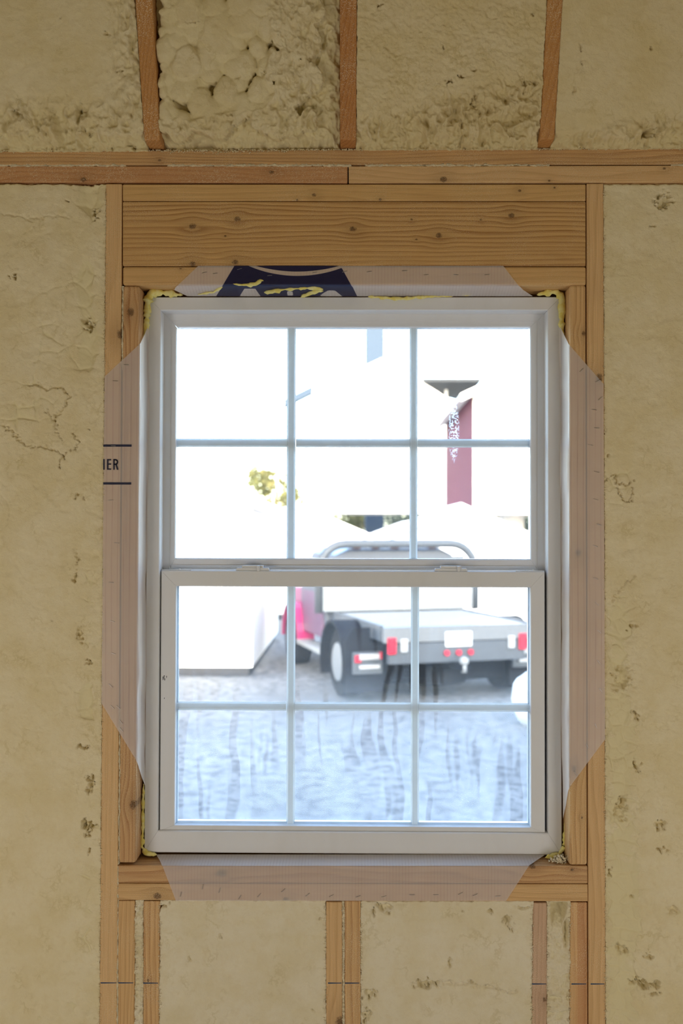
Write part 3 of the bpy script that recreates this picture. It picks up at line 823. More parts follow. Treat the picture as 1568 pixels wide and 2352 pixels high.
def b3(x, y):
    raw = 6 + 6 * fbm(x, y, 120, 221, 2) + blobs(x, y, 36, 8, 222) - 5
    h, sk = cutfoam(x, y, raw, 2.4, 223)
    w = sstep(0, 60, y - (250 - 0.28 * (x - 830)))
    h = h - 2 - fbm(x, y, 7, 229, 3, .6) * 2.2 * (1 - w) + w * torn(x, y, 224, 17, 26)
    h = pit(x, y, h, [(1033, 187, 13, 5, 13, -8), (1057, 176, 10, 3, 8, -30), (1020, 112, 2, 14, 7), (1088, 161, 14, 2, 6, -10), (1204, 195, 4, 22, 8), (1090, 232, 10, 14, 8), (868, 14, 6, 6, 6), (1222, 32, 4, 4, 6), (900, 120, 22, 12, 3, 20)], 225)
    d = np.abs(np.hypot((x - 1131), (y - 27)) - 15); h -= 2.2 * (1 - sstep(0.8, 3, d))
    return h, sk
def b4(x, y):
    raw = 7 + 5 * fbm(x, y, 120, 231, 2) + blobs(x, y, 36, 8, 232) - 5
    h, sk = cutfoam(x, y, raw, 1.4, 233)
    w = sstep(0, 50, y - (285 - 0.16 * (x - 1300)))
    h = h - 2 + w * torn(x, y, 234, 18, 26)
    h = pit(x, y, h, [(1495, 302, 18, 12, 14, 15), (1497, 107, 3, 7, 7, 25), (1332, 105, 3, 10, 5), (1337, 140, 3, 8, 5), (1318, 205, 3, 12, 4)], 235)
    return h, sk
pl = (RF + nr * 0.0, nr)
rl = lambda i, side: lin(RAFT[i][2], RAFT[i][side], 0, RAFT[i][3 + side])
ybot = lin(-420, 348, 1990, 337)
foam('spray_foam', cst(-260), rl(0, 0), cst(-150), ybot, 2.6, bay(301, b1), M['foam_top'], ceiling, pl, seed=111, back=0.06)
foam('spray_foam', rl(0, 1), rl(1, 0), cst(-150), ybot, 2.2, bay(302, b2), M['foam_top'], ceiling, pl, seed=112, back=0.06)
foam('spray_foam', rl(1, 1), rl(2, 0), cst(-150), ybot, 2.2, bay(303, b3), M['foam_gold'], ceiling, pl, seed=113, back=0.06)
foam('spray_foam', rl(2, 1), cst(1830), cst(-150), ybot, 2.6, bay(304, b4), M['foam_gold'], ceiling, pl, seed=114, back=0.06)
def platefoam(rr):
    x = rr.uniform(-80, 1650); g = 3.5 if 370 < x < 660 else 1.6
    return x, 347 - 9 * (x + 420) / 2410 + abs(rr.gauss(0, g)), -0.001
crumbs('foam_crumbs', platefoam, 2200, 0.0005, 0.0019, M['foam'], wall_front, 13)
# foam beside the detailed slope, out of the photograph
cx = MB()
xa, xb = float(on_slope(-255, 150)[0]), float(on_slope(1825, 150)[0])
for a, b in ((XL, xa), (xb, XR)):
    p = RF + up * 0.0; q = RF + up * Lsl
    pts = [p - nr * .1, q - nr * .1, q - nr * .01, p - nr * .01]
    cx.prism([(w[1], w[2]) for w in pts], 'x', a, b)
p = RF + up * 0.55; q = RF + up * Lsl
pts = [p - nr * .1, q - nr * .1, q - nr * .01, p - nr * .01]
cx.prism([(w[1], w[2]) for w in pts], 'x', xa, xb)
cx.build('spray_foam', shell_foam, ceiling)

# ================================================================== WINDOW
window = structure(empty('window_1', (0.5 * (fx0 + fx1), 0.05, fz0)))
WL = Vector(window.location)
def wbuild(mb, name, mat, parent=None, bevel=0.0, smooth=False):
    """window part modelled in room coordinates"""
    o = mb.build(name, mat, None, bevel, 2, smooth)
    p = parent or window
    o.parent = p
    if p is window: o.matrix_parent_inverse = Matrix.Translation(-WL)
    return o
def ring(names, x0, x1, z0, z1, wid, prof, mat, gap=0.0002):
    """four mitred members; prof = closed list of (inset 0..1 of the member width, Y); wid = left, right, bottom, top"""
    l, r, b, tp = wid
    def corner(k, d):
        bb = b(d) if callable(b) else b * d
        return {0: (x0 + l * d, z0 + bb), 1: (x1 - r * d, z0 + bb), 2: (x1 - r * d, z1 - tp * d), 3: (x0 + l * d, z1 - tp * d)}[k]
    out = []
    for (i, j, nm, ax) in ((2, 3, names[0], 'x'), (0, 3, names[1], 'z'), (1, 2, names[1], 'z'), (0, 1, names[2], 'x')):
        n = len(prof); v = []
        for kk, c in enumerate((i, j)):
            for d, Y in prof:
                x, z = corner(c, d)
                v.append([x, Y, z])
        g = gap
        for q in range(n):
            a, bq = v[q], v[q + n]
            k = 0 if ax == 'x' else 2
            sgn = 1 if bq[k] > a[k] else -1
            a[k] += sgn * g; bq[k] -= sgn * g
        f = [tuple(range(n)), tuple(range(2 * n - 1, n - 1, -1))] + [(q, (q + 1) % n, (q + 1) % n + n, q + n) for q in range(n)]
        out.append(wbuild(MB().add(v, f), nm, mat))
    return out
FW = 0.052
p = lambda d: d / FW
ring(('frame_head', 'frame_jamb', 'frame_sill'), fx0, fx1, fz0, fz1, (FW, FW, lambda d: min(d * FW * 1.58, 0.0525), FW),
     [(0, .0515), (p(.0015), .05), (p(.0302), .05), (p(.0318), .052), (p(.0318), .088), (p(.048), .088), (p(.048), .093), (1, .095), (1, .13), (0, .13)], M['vinyl'])
# upper sash
ux0, ux1 = UX(387, .091), UX(1236, .091); uz1, uz0 = UZ(734, .091), UZ(1311, .091)
gx0, gx1 = UX(403, .094), UX(1217, .094); gz1, gz0 = UZ(752, .094), UZ(1283, .094)
ring(('upper_sash_top_rail', 'upper_sash_stile', 'upper_sash_meeting_rail'), ux0, ux1, uz0, uz1, (gx0 - ux0, ux1 - gx1, gz0 - uz0, uz1 - gz1),
     [(0, .0915), (.08, .0905), (.9, .0905), (1, .0935), (1, .116), (0, .116)], M['vinyl_clean'])
wbuild(MB().box(ux0 + .004, ux1 - .004, .0885, .0925, UZ(1300, .09), UZ(1298.5, .09)), 'upper_sash_lip', M['vinyl_clean'])
# lower sash
lx0, lx1 = UX(370, .058), UX(1250.5, .058); lz1, lz0 = UZ(1312, .058), UZ(1911, .058)
hx0, hx1 = UX(405, .06), UX(1217.5, .06); hz1, hz0 = UZ(1348, .06), UZ(1897, .06)
ring(('lower_sash_meeting_rail', 'lower_sash_stile', 'lower_sash_bottom_rail'), lx0, lx1, lz0, lz1, (hx0 - lx0, lx1 - hx1, hz0 - lz0, lz1 - hz1),
     [(0, .0595), (.03, .058), (.95, .058), (1, .060), (1, .086), (0, .086)], M['vinyl'])
# black strips stand in for the shade in the gaps beside the lower sash
wbuild(MB().box(lx0 - .0035, lx0 - .0012, .074, .086, lz0, lz1).box(lx1 + .0012, lx1 + .003, .074, .086, lz0, lz1), 'gap_shade', plain('gap_shade_black', (0.012, 0.012, 0.014), 0.6))
# glazing spacers
ring(('glazing_spacer', 'glazing_spacer', 'glazing_spacer'), hx0 - .001, hx1 + .001, hz0 - .001, hz1 + .001, (.005, .005, .007, .002), [(0, .0715), (1, .0715), (1, .0795), (0, .0795)], M['spacer'])
# panes (double glazing: clear inner pane, dusty outer pane) and the muntins between them
M['glass_clear'] = glass_mat('pane_clear', 0.006, 0, gz0, gz1, 0.0, 0.0)
M['glass_up'] = glass_mat('pane_upper', 0.015, 0, gz0, gz0 + .3, 0.01, 0.4, (UX(1043, .1), UZ(985, .1), .014, .085))
M['glass_low'] = glass_mat('pane_lower', 0.045, 0, UZ(1690, .08), UZ(1520, .08), 0.175, 0.8)
for (x0, x1, z0, z1, y0, y1, mo) in ((gx0, gx1, gz0, gz1, .098, .110, M['glass_up']), (hx0, hx1, hz0, hz1, .066, .080, M['glass_low'])):
    for y, m in ((y0, M['glass_clear']), (y1, mo)):
        wbuild(MB().add([(x0 - .003, y, z0 - .003), (x1 + .003, y, z0 - .003), (x1 + .003, y, z1 + .003), (x0 - .003, y, z1 + .003)], [(0, 1, 2, 3)]), 'pane', m)
def muntins(vx, hy, x0, x1, z0, z1, Y, th=.005):
    for a, b in vx:
        xa, xb = UX(a, Y, 0.5 * (hy[0] + hy[1])), UX(b, Y, 0.5 * (hy[0] + hy[1]))
        wbuild(MB().prism([(xa, Y), (xa + .004, Y - .0022), (xb - .004, Y - .0022), (xb, Y), (xb - .004, Y + .0025), (xa + .004, Y + .0025)], 'z', z0 - .002, z1 + .002), 'muntin', M['muntin'])
    za, zb = UZ(hy[1], Y), UZ(hy[0], Y)
    xs = [x0 - .002] + [q for a, b in vx for q in (UX(a, Y, 1300) + .0002, UX(b, Y, 1300) - .0002)] + [x1 + .002]
    for k in range(0, len(xs), 2):
        wbuild(MB().prism([(Y, za), (Y - .0022, za + .004), (Y - .0022, zb - .004), (Y, zb), (Y + .0025, zb - .004), (Y + .0025, za + .004)], 'x', xs[k], xs[k + 1]), 'muntin', M['muntin'])
muntins([(658.5, 678.5), (940, 958.5)], (1008, 1027.5), gx0, gx1, gz0, gz1, .104)
muntins([(658, 677.5), (943, 962)], (1613, 1633), hx0, hx1, hz0, hz1, .073)
# sash locks on the meeting rail
for (a, b, c, d, l0) in ((542, 620, 556, 605, 594), (996, 1073, 1011, 1059, 1052)):
    Y = .07
    X = lambda q: UX(q, Y)
    zb_, zm, zt_ = lz1 - .0005, UZ(1304.5, Y), UZ(1299, Y)
    o = wbuild(MB().prism([(X(a), zb_), (X(b), zb_), (X(b - 3), zm), (X(d + 1), zm), (X(c - 1), zm), (X(a + 3), zm)], 'y', Y - .008, Y + .010), 'sash_lock', M['vinyl_clean'], bevel=0.0006)
    mb = MB().box(X(c), X(d), Y - .006, Y + .010, zm - .001, zt_).box(X(c + 3), X(l0 - 5), Y - .0075, Y - .006, zm - .0035, zm - .0025)
    q1 = mb.build('lock_body', M['vinyl_clean'], o, 0.001)
    q2 = MB().box(X(l0 - 3), X(l0 + 3), Y - .0125, Y - .005, zb_, zt_ - .0005).build('lock_lever', M['vinyl_clean'], o, 0.0016)
for (a, b) in ((372, 440), (1182, 1248)):
    wbuild(MB().box(UX(a, .07), UX(b, .07), .062, .074, lz1 - .0004, lz1 + .0022).box(UX(a + 40, .07), UX(a + 43, .07), .061, .066, lz1 + .002, lz1 + .0045), 'tilt_latch', M['vinyl_clean'], bevel=0.0005)
# scuffs on the left stile
sc = MB()
for (x, y, w, hh) in ((374, 1558, 1.2, 8), (376.5, 1556, 1, 10), (378, 1561, 1, 5), (382, 1555, .8, 5), (377, 1604, .8, 3)):
    sc.add([U(x - w * .5, y - hh * .5, .0578), U(x + w * .5 + 1, y - hh * .5, .0578), U(x + w * .5, y + hh * .5, .0578), U(x - w * .5, y + hh * .5, .0578)], [(0, 1, 2, 3)])
wbuild(sc, 'scuff_mark', plain('scuff', (0.08, 0.08, 0.09), 0.8))

# yellow foam sealant in the gap round the frame
def bead(pts, seed, parent=window, name='foam_sealant', n=12, lump=0.35):
    rr = random.Random(seed)
    P = []; Rr = []
    for (a, b) in zip(pts[:-1], pts[1:]):
        steps = max(3, int(math.hypot(a[0] - b[0], a[1] - b[1]) / 5))
        for k in range(steps):
            q = k / steps
            px, py, Y, r = [a[i] + (b[i] - a[i]) * q for i in range(4)]
            P.append(U(px + rr.uniform(-.8, .8), py + rr.uniform(-.8, .8), Y)); Rr.append(r / 1000 * (1 + lump * rr.uniform(-1, 1) + .25 * math.sin(len(P) * 1.1 + seed)))
    P.append(U(pts[-1][0], pts[-1][1], pts[-1][2])); Rr.append(.0008)
    Rr[0] = .001
    o = MB().tube(P, Rr, n).build(name, M['sealant'], None, smooth=True)
    o.parent = parent
    if parent is window: o.matrix_parent_inverse = Matrix.Translation(-WL)
    return o
bead([(420, 677, .05, 3), (398, 676, .048, 7), (375, 672, .045, 9), (350, 673, .043, 10), (340, 685, .043, 10), (338, 715, .044, 8), (336, 745, .046, 6.5), (332, 778, .048, 4)], 1)
bead([(1232, 677, .05, 3), (1255, 672, .046, 7), (1278, 670, .045, 8), (1289, 684, .045, 8), (1290, 712, .045, 7), (1289, 745, .046, 6), (1293, 775, .048, 3)], 2)
bead([(330, 1800, .05, 2), (328, 1850, .05, 3.2), (327.5, 1900, .05, 3.5), (326, 1945, .05, 4), (334, 1959, .048, 5), (350, 1962, .046, 4.5), (360, 1963, .045, 3)], 3)
bead([(1299, 1878, .05, 2), (1297, 1910, .05, 4), (1295, 1945, .048, 5), (1284, 1962, .045, 6), (1264, 1967, .04, 6.5), (1252, 1970, .036, 4)], 4)
bead([(845, 681, .046, 2), (880, 684, .045, 3.5), (920, 686, .045, 4), (960, 683, .045, 3.5), (1000, 681, .046, 2), (1040, 680, .048, 1.5)], 5, lump=.25)
bead([(1060, 678, .047, 2), (1075, 676, .045, 4), (1082, 679, .047, 2)], 6)
bead([(392, 678, .05, 3), (400, 677, .05, 4), (408, 678, .05, 3)], 7)

# ================================================================== HOUSE WRAP FLAPS
def film(name, cols, ncol_seg, nrow, mat, label, sdf=None, wr=0.0008, seed=0):
    """cols: profile stations, each a function t -> (px, py, Y); sheet is interpolated between stations"""
    t_ = np.linspace(0, 1, nrow)
    st = [np.stack(np.broadcast_arrays(*[np.asarray(q, float) + 0 * t_ for q in c(t_)]), -1) for c in cols]
    G = []
    for k in range(len(st) - 1):
        for q in range(ncol_seg[k]):
            f = q / ncol_seg[k]
            G.append(st[k] * (1 - f) + st[k + 1] * f)
    G.append(st[-1])
    G = np.stack(G, 1)                                   # nrow, ncol, 3
    px, py, Y = G[..., 0], G[..., 1], G[..., 2]
    V = U(px, py, Y)
    wv = fbm(px, py, 60, seed, 3) * wr
    back = sstep(0.001, 0.01, Y)
    V[..., 1] += wv - wr * 0.5 * (1 - back)
    V[..., 0] += back * fbm(px, py, 90, seed + 4, 2) * 0.004
    a = sdf(px, py) if sdf is not None else np.ones_like(px)
    o = grid_mesh(name, V, {'print': a}, mat)
    thing(o, label, 'house wrap')
    return o
YF = -0.0016
lin2 = lambda a, b: (lambda t_: a + (b - a) * t_)
# left
def sidecol(xt, xb, yt, yb, Y): return lambda t_: (xt + (xb - xt) * t_, yt + (yb - yt) * t_, Y + 0 * t_)
flap_left = film('house_wrap_flap', [sidecol(240, 233, 865, 1615, YF), sidecol(320, 311.5, 791, 1744, YF), sidecol(323.5, 315.5, 787, 1752, 0.004),
                                     sidecol(332, 323, 768, 1780, .028), sidecol(342, 332.5, 745, 1806, .0485)], [26, 2, 6, 6], 260, M['film_wide'],
                 'translucent house wrap flap left of the window, printed IER between two bars', seed=3)
flap_right = film('house_wrap_flap', [sidecol(1385.5, 1389, 882, 1698, YF), sidecol(1308.5, 1307.5, 794, 1808, YF), sidecol(1305, 1304.5, 790, 1815, 0.004),
                                      sidecol(1295, 1299, 768, 1845, .026), sidecol(1284, 1291, 746, 1880, .0485)], [26, 2, 6, 6], 260, M['film_wide'],
                  'translucent house wrap flap stapled over the studs right of the window', seed=8)
def sd_logo(px, py):
    # navy printed field with a pale curved band and pale blocks under it
    left = 538 + (497 - 538) * (py - 611) / 69.0; right = 782 + (820 - 782) * (py - 611) / 69.0
    d = np.maximum(left - px, px - right) * 0.85
    dc = np.hypot(px - 683, py - 350); d1 = dc - 284
    dd = np.hypot(px - 683, py - 270); d2 = dd - 354
    band = np.maximum(d1, -d2)
    d = np.maximum(d, -band)
    def quad(x0a, x0b, x1a, x1b, ya, yb):
        q = np.clip((py - ya) / (yb - ya), 0, 1)
        return np.maximum(np.maximum(x0a + (x0b - x0a) * q - px, px - (x1a + (x1b - x1a) * q)), np.maximum(ya - py, py - yb))
    for Q in ((560, 549, 585, 599, 663, 682), (658, 658, 671, 672, 669, 679), (752, 730, 768, 786, 667, 681)):
        d = np.maximum(d, -quad(*Q))
    return d
def topcol(xl, xr, y, Y): return lambda t_: (xl + (xr - xl) * t_, y + 0 * t_, Y + 0 * t_)
flap_top = film('house_wrap_flap', [topcol(455, 1155, 610.8, YF), topcol(411, 1188, 653.5, YF), topcol(407, 1191, 657, 0.003), topcol(402, 1200, 666, .02), topcol(430, 1222, 680.5, .047)], [22, 3, 6, 6], 320, M['film_tight'],
                'translucent house wrap flap above the window with dark navy print', sd_logo, 0.0012, 12)
flap_bottom = film('house_wrap_flap', [topcol(404, 1162, 2069, YF), topcol(373, 1214, 1989, YF), topcol(371, 1216, 1986.5, 0.003), topcol(365, 1232, 1975, .025), topcol(357, 1251, 1962.5, .048)], [24, 3, 6, 6], 260, M['film_tight'],
                   'translucent house wrap flap folded down over the sill below the window', None, 0.0006, 17)

# printed letters and bars on the left flap
pm = MB()
def pq(*pts): 
    f = [U(a, b, YF - 0.0012) for a, b in pts]
    pm.hexa(f, [q + np.array([0, 0.0004, 0]) for q in f]) if len(f) == 4 else None
def ptext(mb_pts): pq(*mb_pts)
pq((237, 1021), (302, 1021), (302, 1026), (237, 1026)); pq((237, 1108), (301, 1108), (301, 1113), (237, 1113))
pq((237, 1054.5), (240, 1054.5), (240, 1079), (237, 1079))
pq((245.5, 1054.5), (248.8, 1054.5), (248.8, 1079), (245.5, 1079))
for ya, yb in ((1054.5, 1057.5), (1064.5, 1067.3), (1076, 1079)): pq((248, ya), (255, ya), (255, yb), (248, yb))
pq((260, 1054.5), (263.2, 1054.5), (263.2, 1079), (260, 1079))
arc = [(262, 1056.0), (266, 1056.0), (268.6, 1057.5), (269.6, 1061), (268.6, 1064.8), (266, 1066.4), (262, 1066.4)]
for k in range(len(arc) - 1):
    (x0, y0), (x1, y1) = arc[k], arc[k + 1]
    L = math.hypot(x1 - x0, y1 - y0); nx, ny = -(y1 - y0) / L * 1.5, (x1 - x0) / L * 1.5
    ex, ey = (x1 - x0) / L * .7, (y1 - y0) / L * .7
    pq((x0 - ex + nx, y0 - ey + ny), (x1 + ex + nx, y1 + ey + ny), (x1 + ex - nx, y1 + ey - ny), (x0 - ex - nx, y0 - ey - ny))
pq((265, 1067), (268.3, 1067), (272, 1079), (268.2, 1079))
pm.build('printed_lettering', M['ink'], flap_left)

# staples
sm = MB().box(-.0052, .0052, -.0011, .0000, -.0005, .0005).box(-.0056, -.0047, -.0009, .004, -.0005, .0005).box(.0047, .0056, -.0009, .004, -.0005, .0005)
proto = sm.build('staple', M['steel'], flap_left, 0.0002, 1)
ST = {0: (flap_left, [(260, 1024, 3), (254, 1149, 0), (268, 1247, 8), (255, 1338, 2), (258, 1427, 15), (260, 1501, 18), (254, 1575, 42), (258, 1624, 42), (271, 1624, 40), (278, 1658, 50), (279, 1676, 50), (290, 838, 3), (265, 875, 3)]),
      1: (flap_right, [(1335, 850, -45), (1372, 875, -30), (1378, 915, -45), (1364, 941, 10), (1370, 983, 6), (1356, 1022, 14), (1370, 1084, 12), (1368, 1147, 15), (1375, 1205, 22), (1367, 1254, 20), (1368, 1329, 20), (1371, 1387, 40), (1376, 1451, 42), (1375, 1521, 52), (1379, 1585, 52), (1368, 1667, 65), (1348, 1713, 60), (1321, 1776, 60)]),
      2: (flap_top, [(469, 626, -14), (494, 628, -10), (550, 618, -14), (619, 633, -4), (723, 626, -12), (791, 624, -14), (848, 624, -8), (929, 622, 0), (978, 631, -5), (1047, 631, 2), (1118, 631, -3)]),
      3: (flap_bottom, [(415, 2054, -76), (465, 2037, -78), (504, 2045, -74), (550, 2061, -58), (595, 2056, -50), (650, 2045, -42), (706, 2055, -40), (761, 2057, -30), (822, 2059, -20), (881, 2059, -18), (946, 2055, 0), (1001, 2055, 0), (1057, 2052, -28), (1091, 2055, -22), (1143, 2058, -2)])}
first = True
for k, (par, lst) in ST.items():
    for (x, y, a) in lst:
        o = proto if first else proto.copy()
        if not first: C.objects.link(o)
        first = False
        o.parent = par
        q = U(x, y, YF - 0.0008)
        o.location = q
        o.rotation_euler = (0, R(a), 0)
# smears of sealant on the top flap
def smear(poly, Y0, Y1, th, seed):
    rr = random.Random(seed)
    o = bead(poly, seed, flap_top, 'foam_smear', 10, .3)
    return o
smear([(536, 653, YF, 1.5), (555, 654, YF, 3.5), (575, 655, YF, 4), (592, 650, YF, 4.5), (598, 644, YF, 4), (605, 645, YF, 2)], 0, 0, 0, 31)
smear([(607, 672, .03, 4.5), (625, 669, .022, 5), (650, 665, .018, 4.5), (675, 662, .015, 4.5), (700, 661, .012, 5), (722, 659, .012, 6.5), (742, 665, .016, 3)], 0, 0, 0, 32)
smear([(742, 668, .02, 2), (722, 670, .026, 4.5), (708, 675, .034, 5), (695, 681, .042, 3), (690, 684, .046, 1)], 0, 0, 0, 33)
smear([(455, 676, .036, 1.5), (470, 674, .03, 2.5), (490, 671, .026, 2.5), (505, 662, .012, 3), (512, 657, .006, 1.5)], 0, 0, 0, 34)

# ================================================================== OUTSIDE
t = NT('gravel_ground')
o_ = t.obj()
n = t.noise(o_, 0.7, 5, .6); n2 = t.noise(o_, 9.0, 4, .65); n3 = t.voro(o_, 26.0)[0]
c = t.mix(t.mr(n, .3, .7), (0.16, 0.16, 0.16), (0.23, 0.225, 0.22))
c = t.mix(t.mr(n2, .42, .62, 0, .8), c, (0.07, 0.07, 0.075))
c = t.mix(t.mr(n3, .05, .3, .45, 0), c, (0.34, 0.33, 0.32))
M['ground'] = t.done(t.bsdf(c, 0.95, 0, t.bump(t.noise(o_, 40, 4), .5, .02), .1))
gm = MB().add([(-90, -60, GROUND_Z), (90, -60, GROUND_Z), (90, 160, GROUND_Z), (-90, 160, GROUND_Z)], [(0, 1, 2, 3)])
structure(gm.build('ground', M['ground']))
fd = MB().box(XL - .15, XR + .15, -5.15, 0.165, GROUND_Z - .02, -0.1)
structure(fd.build('foundation', plain('foundation_block', (0.4, 0.4, 0.4), 0.9)))

def ribbed(name, col, pitch=0.25, axis='x', rough=.45, spec=.4):
    t = NT(name); s = t.sep(t.obj())
    f = t.m_('FRACT', t.m_('DIVIDE', s[0] if axis == 'x' else s[1], pitch))
    rib = t.mr(t.m_('ABSOLUTE', t.m_('SUBTRACT', f, .5)), .32, .44)
    return t.done(t.bsdf(col, rough, 0, t.bump(rib, .6, .02), spec))
M['white_metal'] = ribbed('white_metal', (0.82, 0.82, 0.80)); M['white_metal_y'] = ribbed('white_metal_side', (0.82, 0.82, 0.80), .25, 'y')
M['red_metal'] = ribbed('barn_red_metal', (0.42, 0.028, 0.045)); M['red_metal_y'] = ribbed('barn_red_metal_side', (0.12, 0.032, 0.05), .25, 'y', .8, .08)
M['cream_metal'] = ribbed('cream_metal', (0.80, 0.76, 0.66))
M['white_paint'] = plain('white_paint', (0.80, 0.80, 0.79), .6, var=.03)
M['grey_roof'] = plain('grey_roof', (0.030, 0.032, 0.035), .8, var=.1, spec=.1)
M['blue_shade'] = plain('blue_grey_shade', (0.028, 0.042, 0.065), .7, spec=.1)  # dark blue-grey stands in for shade on a pale wall and eave
M['dark_pane'] = plain('dark_pane', (0.09, 0.12, 0.16), .15)
M['dark'] = plain('dark_void', (0.03, 0.03, 0.035), .8)
M['red_post'] = plain('red_post', (0.42, 0.05, 0.06), .5)

def carport(name, label, x0, x1, y0, y1, z_bot, z_eave, slope, mw, ms, mr_, over=.35, fascia=None, posts=None):
    """steel carport: clad gable end and sides down to z_bot, open below on posts"""
    cx_ = 0.5 * (x0 + x1); g = GROUND_Z
    e = thing(empty(name, (cx_, y0, g)), label, 'carport')
    def add(mb, nm, m, par=e):
        o = mb.build(nm, m)
        o.parent = e; o.matrix_parent_inverse = Matrix.Translation((-cx_, -y0, -g))
        return o
    hw = 0.5 * (x1 - x0); zr = z_eave + hw * slope
    gab = [(x0, z_bot), (x1, z_bot), (x1, z_eave), (cx_, zr), (x0, z_eave)]
    add(MB().prism(gab, 'y', y0, y0 + .06), 'gable_panel', mw)
    add(MB().prism(gab, 'y', y1 - .06, y1), 'gable_panel', mw)
    add(MB().box(x0, x0 + .06, y0 + .06, y1 - .06, z_bot, z_eave), 'side_panel', ms)
    add(MB().box(x1 - .06, x1, y0 + .06, y1 - .06, z_bot, z_eave), 'side_panel', ms)
    for sgn in (-1, 1):
        xe = cx_ + sgn * (hw + over); ze = z_eave - over * slope
        pts = [(cx_, zr + .02), (xe, ze + .02), (xe, ze + .10), (cx_, zr + .10)]
        add(MB().prism(pts, 'y', y0 - over, y1 + over), 'roof_panel', mr_)
        if fascia:
            pts = [(cx_, zr - .06), (xe, ze - .06), (xe, ze + .11), (cx_, zr + .11)]
            add(MB().prism(pts, 'y', y0 - over - .04, y0 - over), 'fascia', fascia)
    for yy in (y0 + .05, 0.5 * (y0 + y1), y1 - .11):
        for xx in (x0 + .01, x1 - .07):
            add(MB().box(xx, xx + .06, yy, yy + .06, g, z_bot + .02), 'post', posts or M['white_paint'])
    return e
def ux(px, d): return UX(px, d - 2.1 if False else d, 1200)
Yw = 34.0
carport('white_carport', 'tall white steel carport in the middle background with open lower walls', UX(720, Yw), UX(1030, Yw), Yw, Yw + 6, UZ(1178, Yw), UZ(905, Yw, 720), 0.48, M['white_metal'], M['white_metal_y'], M['white_metal'], 0.12, M['white_paint'])
Yr = 19.5
carport('red_carport', 'red steel carport at the right with maroon side wall', UX(1087, Yr), UX(1087, Yr) + 4.6, Yr, Yr + 6.5, UZ(1180, Yr), UZ(905, Yr, 1087), 0.46, M['cream_metal'], M['red_metal_y'], M['white_metal'], 0.35, M['white_paint'], M['red_post'])
et = MB().prism([(-.05, -.02), (-1.15, -.55), (-1.15, -.85), (-.05, -.3)], 'y', -.5, .0)
wc = [o for o in C.objects if o.name == 'white_carport'][0]
eo = et.build('eave_shade', M['blue_shade'], wc); eo.location = (UX(720, Yw) - wc.location.x, -.1, UZ(905, Yw, 720) - GROUND_Z + .25)  # dark slab stands in for the shaded underside of the eave
# tower behind the white carport, its wall's shade put into blue-grey colour
tw = thing(empty('tall_building', (UX(858, 44), 44, GROUND_Z), R(0)), 'tall building behind the white carport with narrow wall coloured blue grey for shade', 'building')
tb = MB().box(-.42, .50, -.3, 3, 0, 14); o = tb.build('wall', M['blue_shade'], tw)
MB().box(-.55, .62, -.45, 3.2, 14, 14.25).build('roof', M['grey_roof'], tw)
# lean-to roof
lr = thing(empty('lean_to', (UX(1035, 27.2), 27.2, GROUND_Z)), 'grey lean-to roof between the white and the red carport', 'shelter')
zl = UZ(876, 26.6) - GROUND_Z
xa_, xb_ = UX(968, 26.6) - lr.location.x, UX(1104, 26.6) - lr.location.x
MB().prism([(xa_, -.6), (xb_, -.6), (xb_ + .05, 4.2), (xa_ + 1.0, 2.6)], 'z', zl, zl + .1).build('roof_panel', M['grey_roof'], lr)
for xx in (xa_ + .9, xb_ - .1): MB().box(xx, xx + .08, 1.1, 1.18, 0, zl + .02).build('post', M['white_paint'], lr)

def shed(name, label, x0, x1, y0, dep, zw, apex, roofm, group=None, wins=(), openings=()):
    cx_ = .5 * (x0 + x1); g = GROUND_Z
    e = thing(empty(name, (cx_, y0, g)), label, 'shed')
    hw = .5 * (x1 - x0)
    MB().prism([(-hw, .12), (hw, .12), (hw, zw - g), (0, apex - g - .08), (-hw, zw - g)], 'y', 0, dep).build('wall', M['white_paint'], e)
    sl = (apex - zw) / hw; ov = .14
    for s in (-1, 1):
        MB().prism([(0, apex - g), (s * (hw + ov), zw - g - ov * sl + .02), (s * (hw + ov), zw - g - ov * sl - .08), (0, apex - g - .1)], 'y', -.18, dep + .18).build('roof_panel', roofm, e)
    MB().box(-hw + .05, hw - .05, .05, dep - .05, 0, .12).build('skid', M['dark'], e)
    for (a, b, c_, d_) in wins:
        f = MB().box(a - cx_ - .04, b - cx_ + .04, -.03, .01, c_ - g - .04, d_ - g + .04).build('window_frame', M['white_paint'], e)
        MB().box(a - cx_, b - cx_, -.036, .0, c_ - g, d_ - g).build('pane', M['dark_pane'], f)
    for (a, b, c_, d_) in openings:
        MB().box(a - cx_, b - cx_, -.02, .01, c_ - g, d_ - g).build('door', M['grey_roof'], e)
    return e
Ys = 9.7
xr_ = UX(580, Ys, 1300)
Ls = shed('shed', 'large white shed at the left beyond the window with two small panes', xr_ - 3.6, xr_, Ys, 4.0, UZ(1150, Ys, 580), UZ(1035, Ys, 300), M['white_paint'], None,
          [(UX(385, Ys), UX(425, Ys), UZ(1258, Ys), UZ(1240, Ys)), (UX(385, Ys), UX(425, Ys), UZ(1226, Ys), UZ(1208, Ys))])
Ym = 17.0
shed('shed', 'white gable shed behind the cab of the flatbed truck, left of the centre', UX(520, Ym), UX(843, Ym), Ym, 3.2, UZ(1226, Ym), UZ(1156, Ym), M['white_paint'])
Yn = 15.0
shed('shed', 'white gable shed at the right in front of the red carport', UX(905, Yn), UX(1207, Yn), Yn, 3.0, UZ(1222, Yn), UZ(1155, Yn), M['white_paint'])
Yq = 22.0
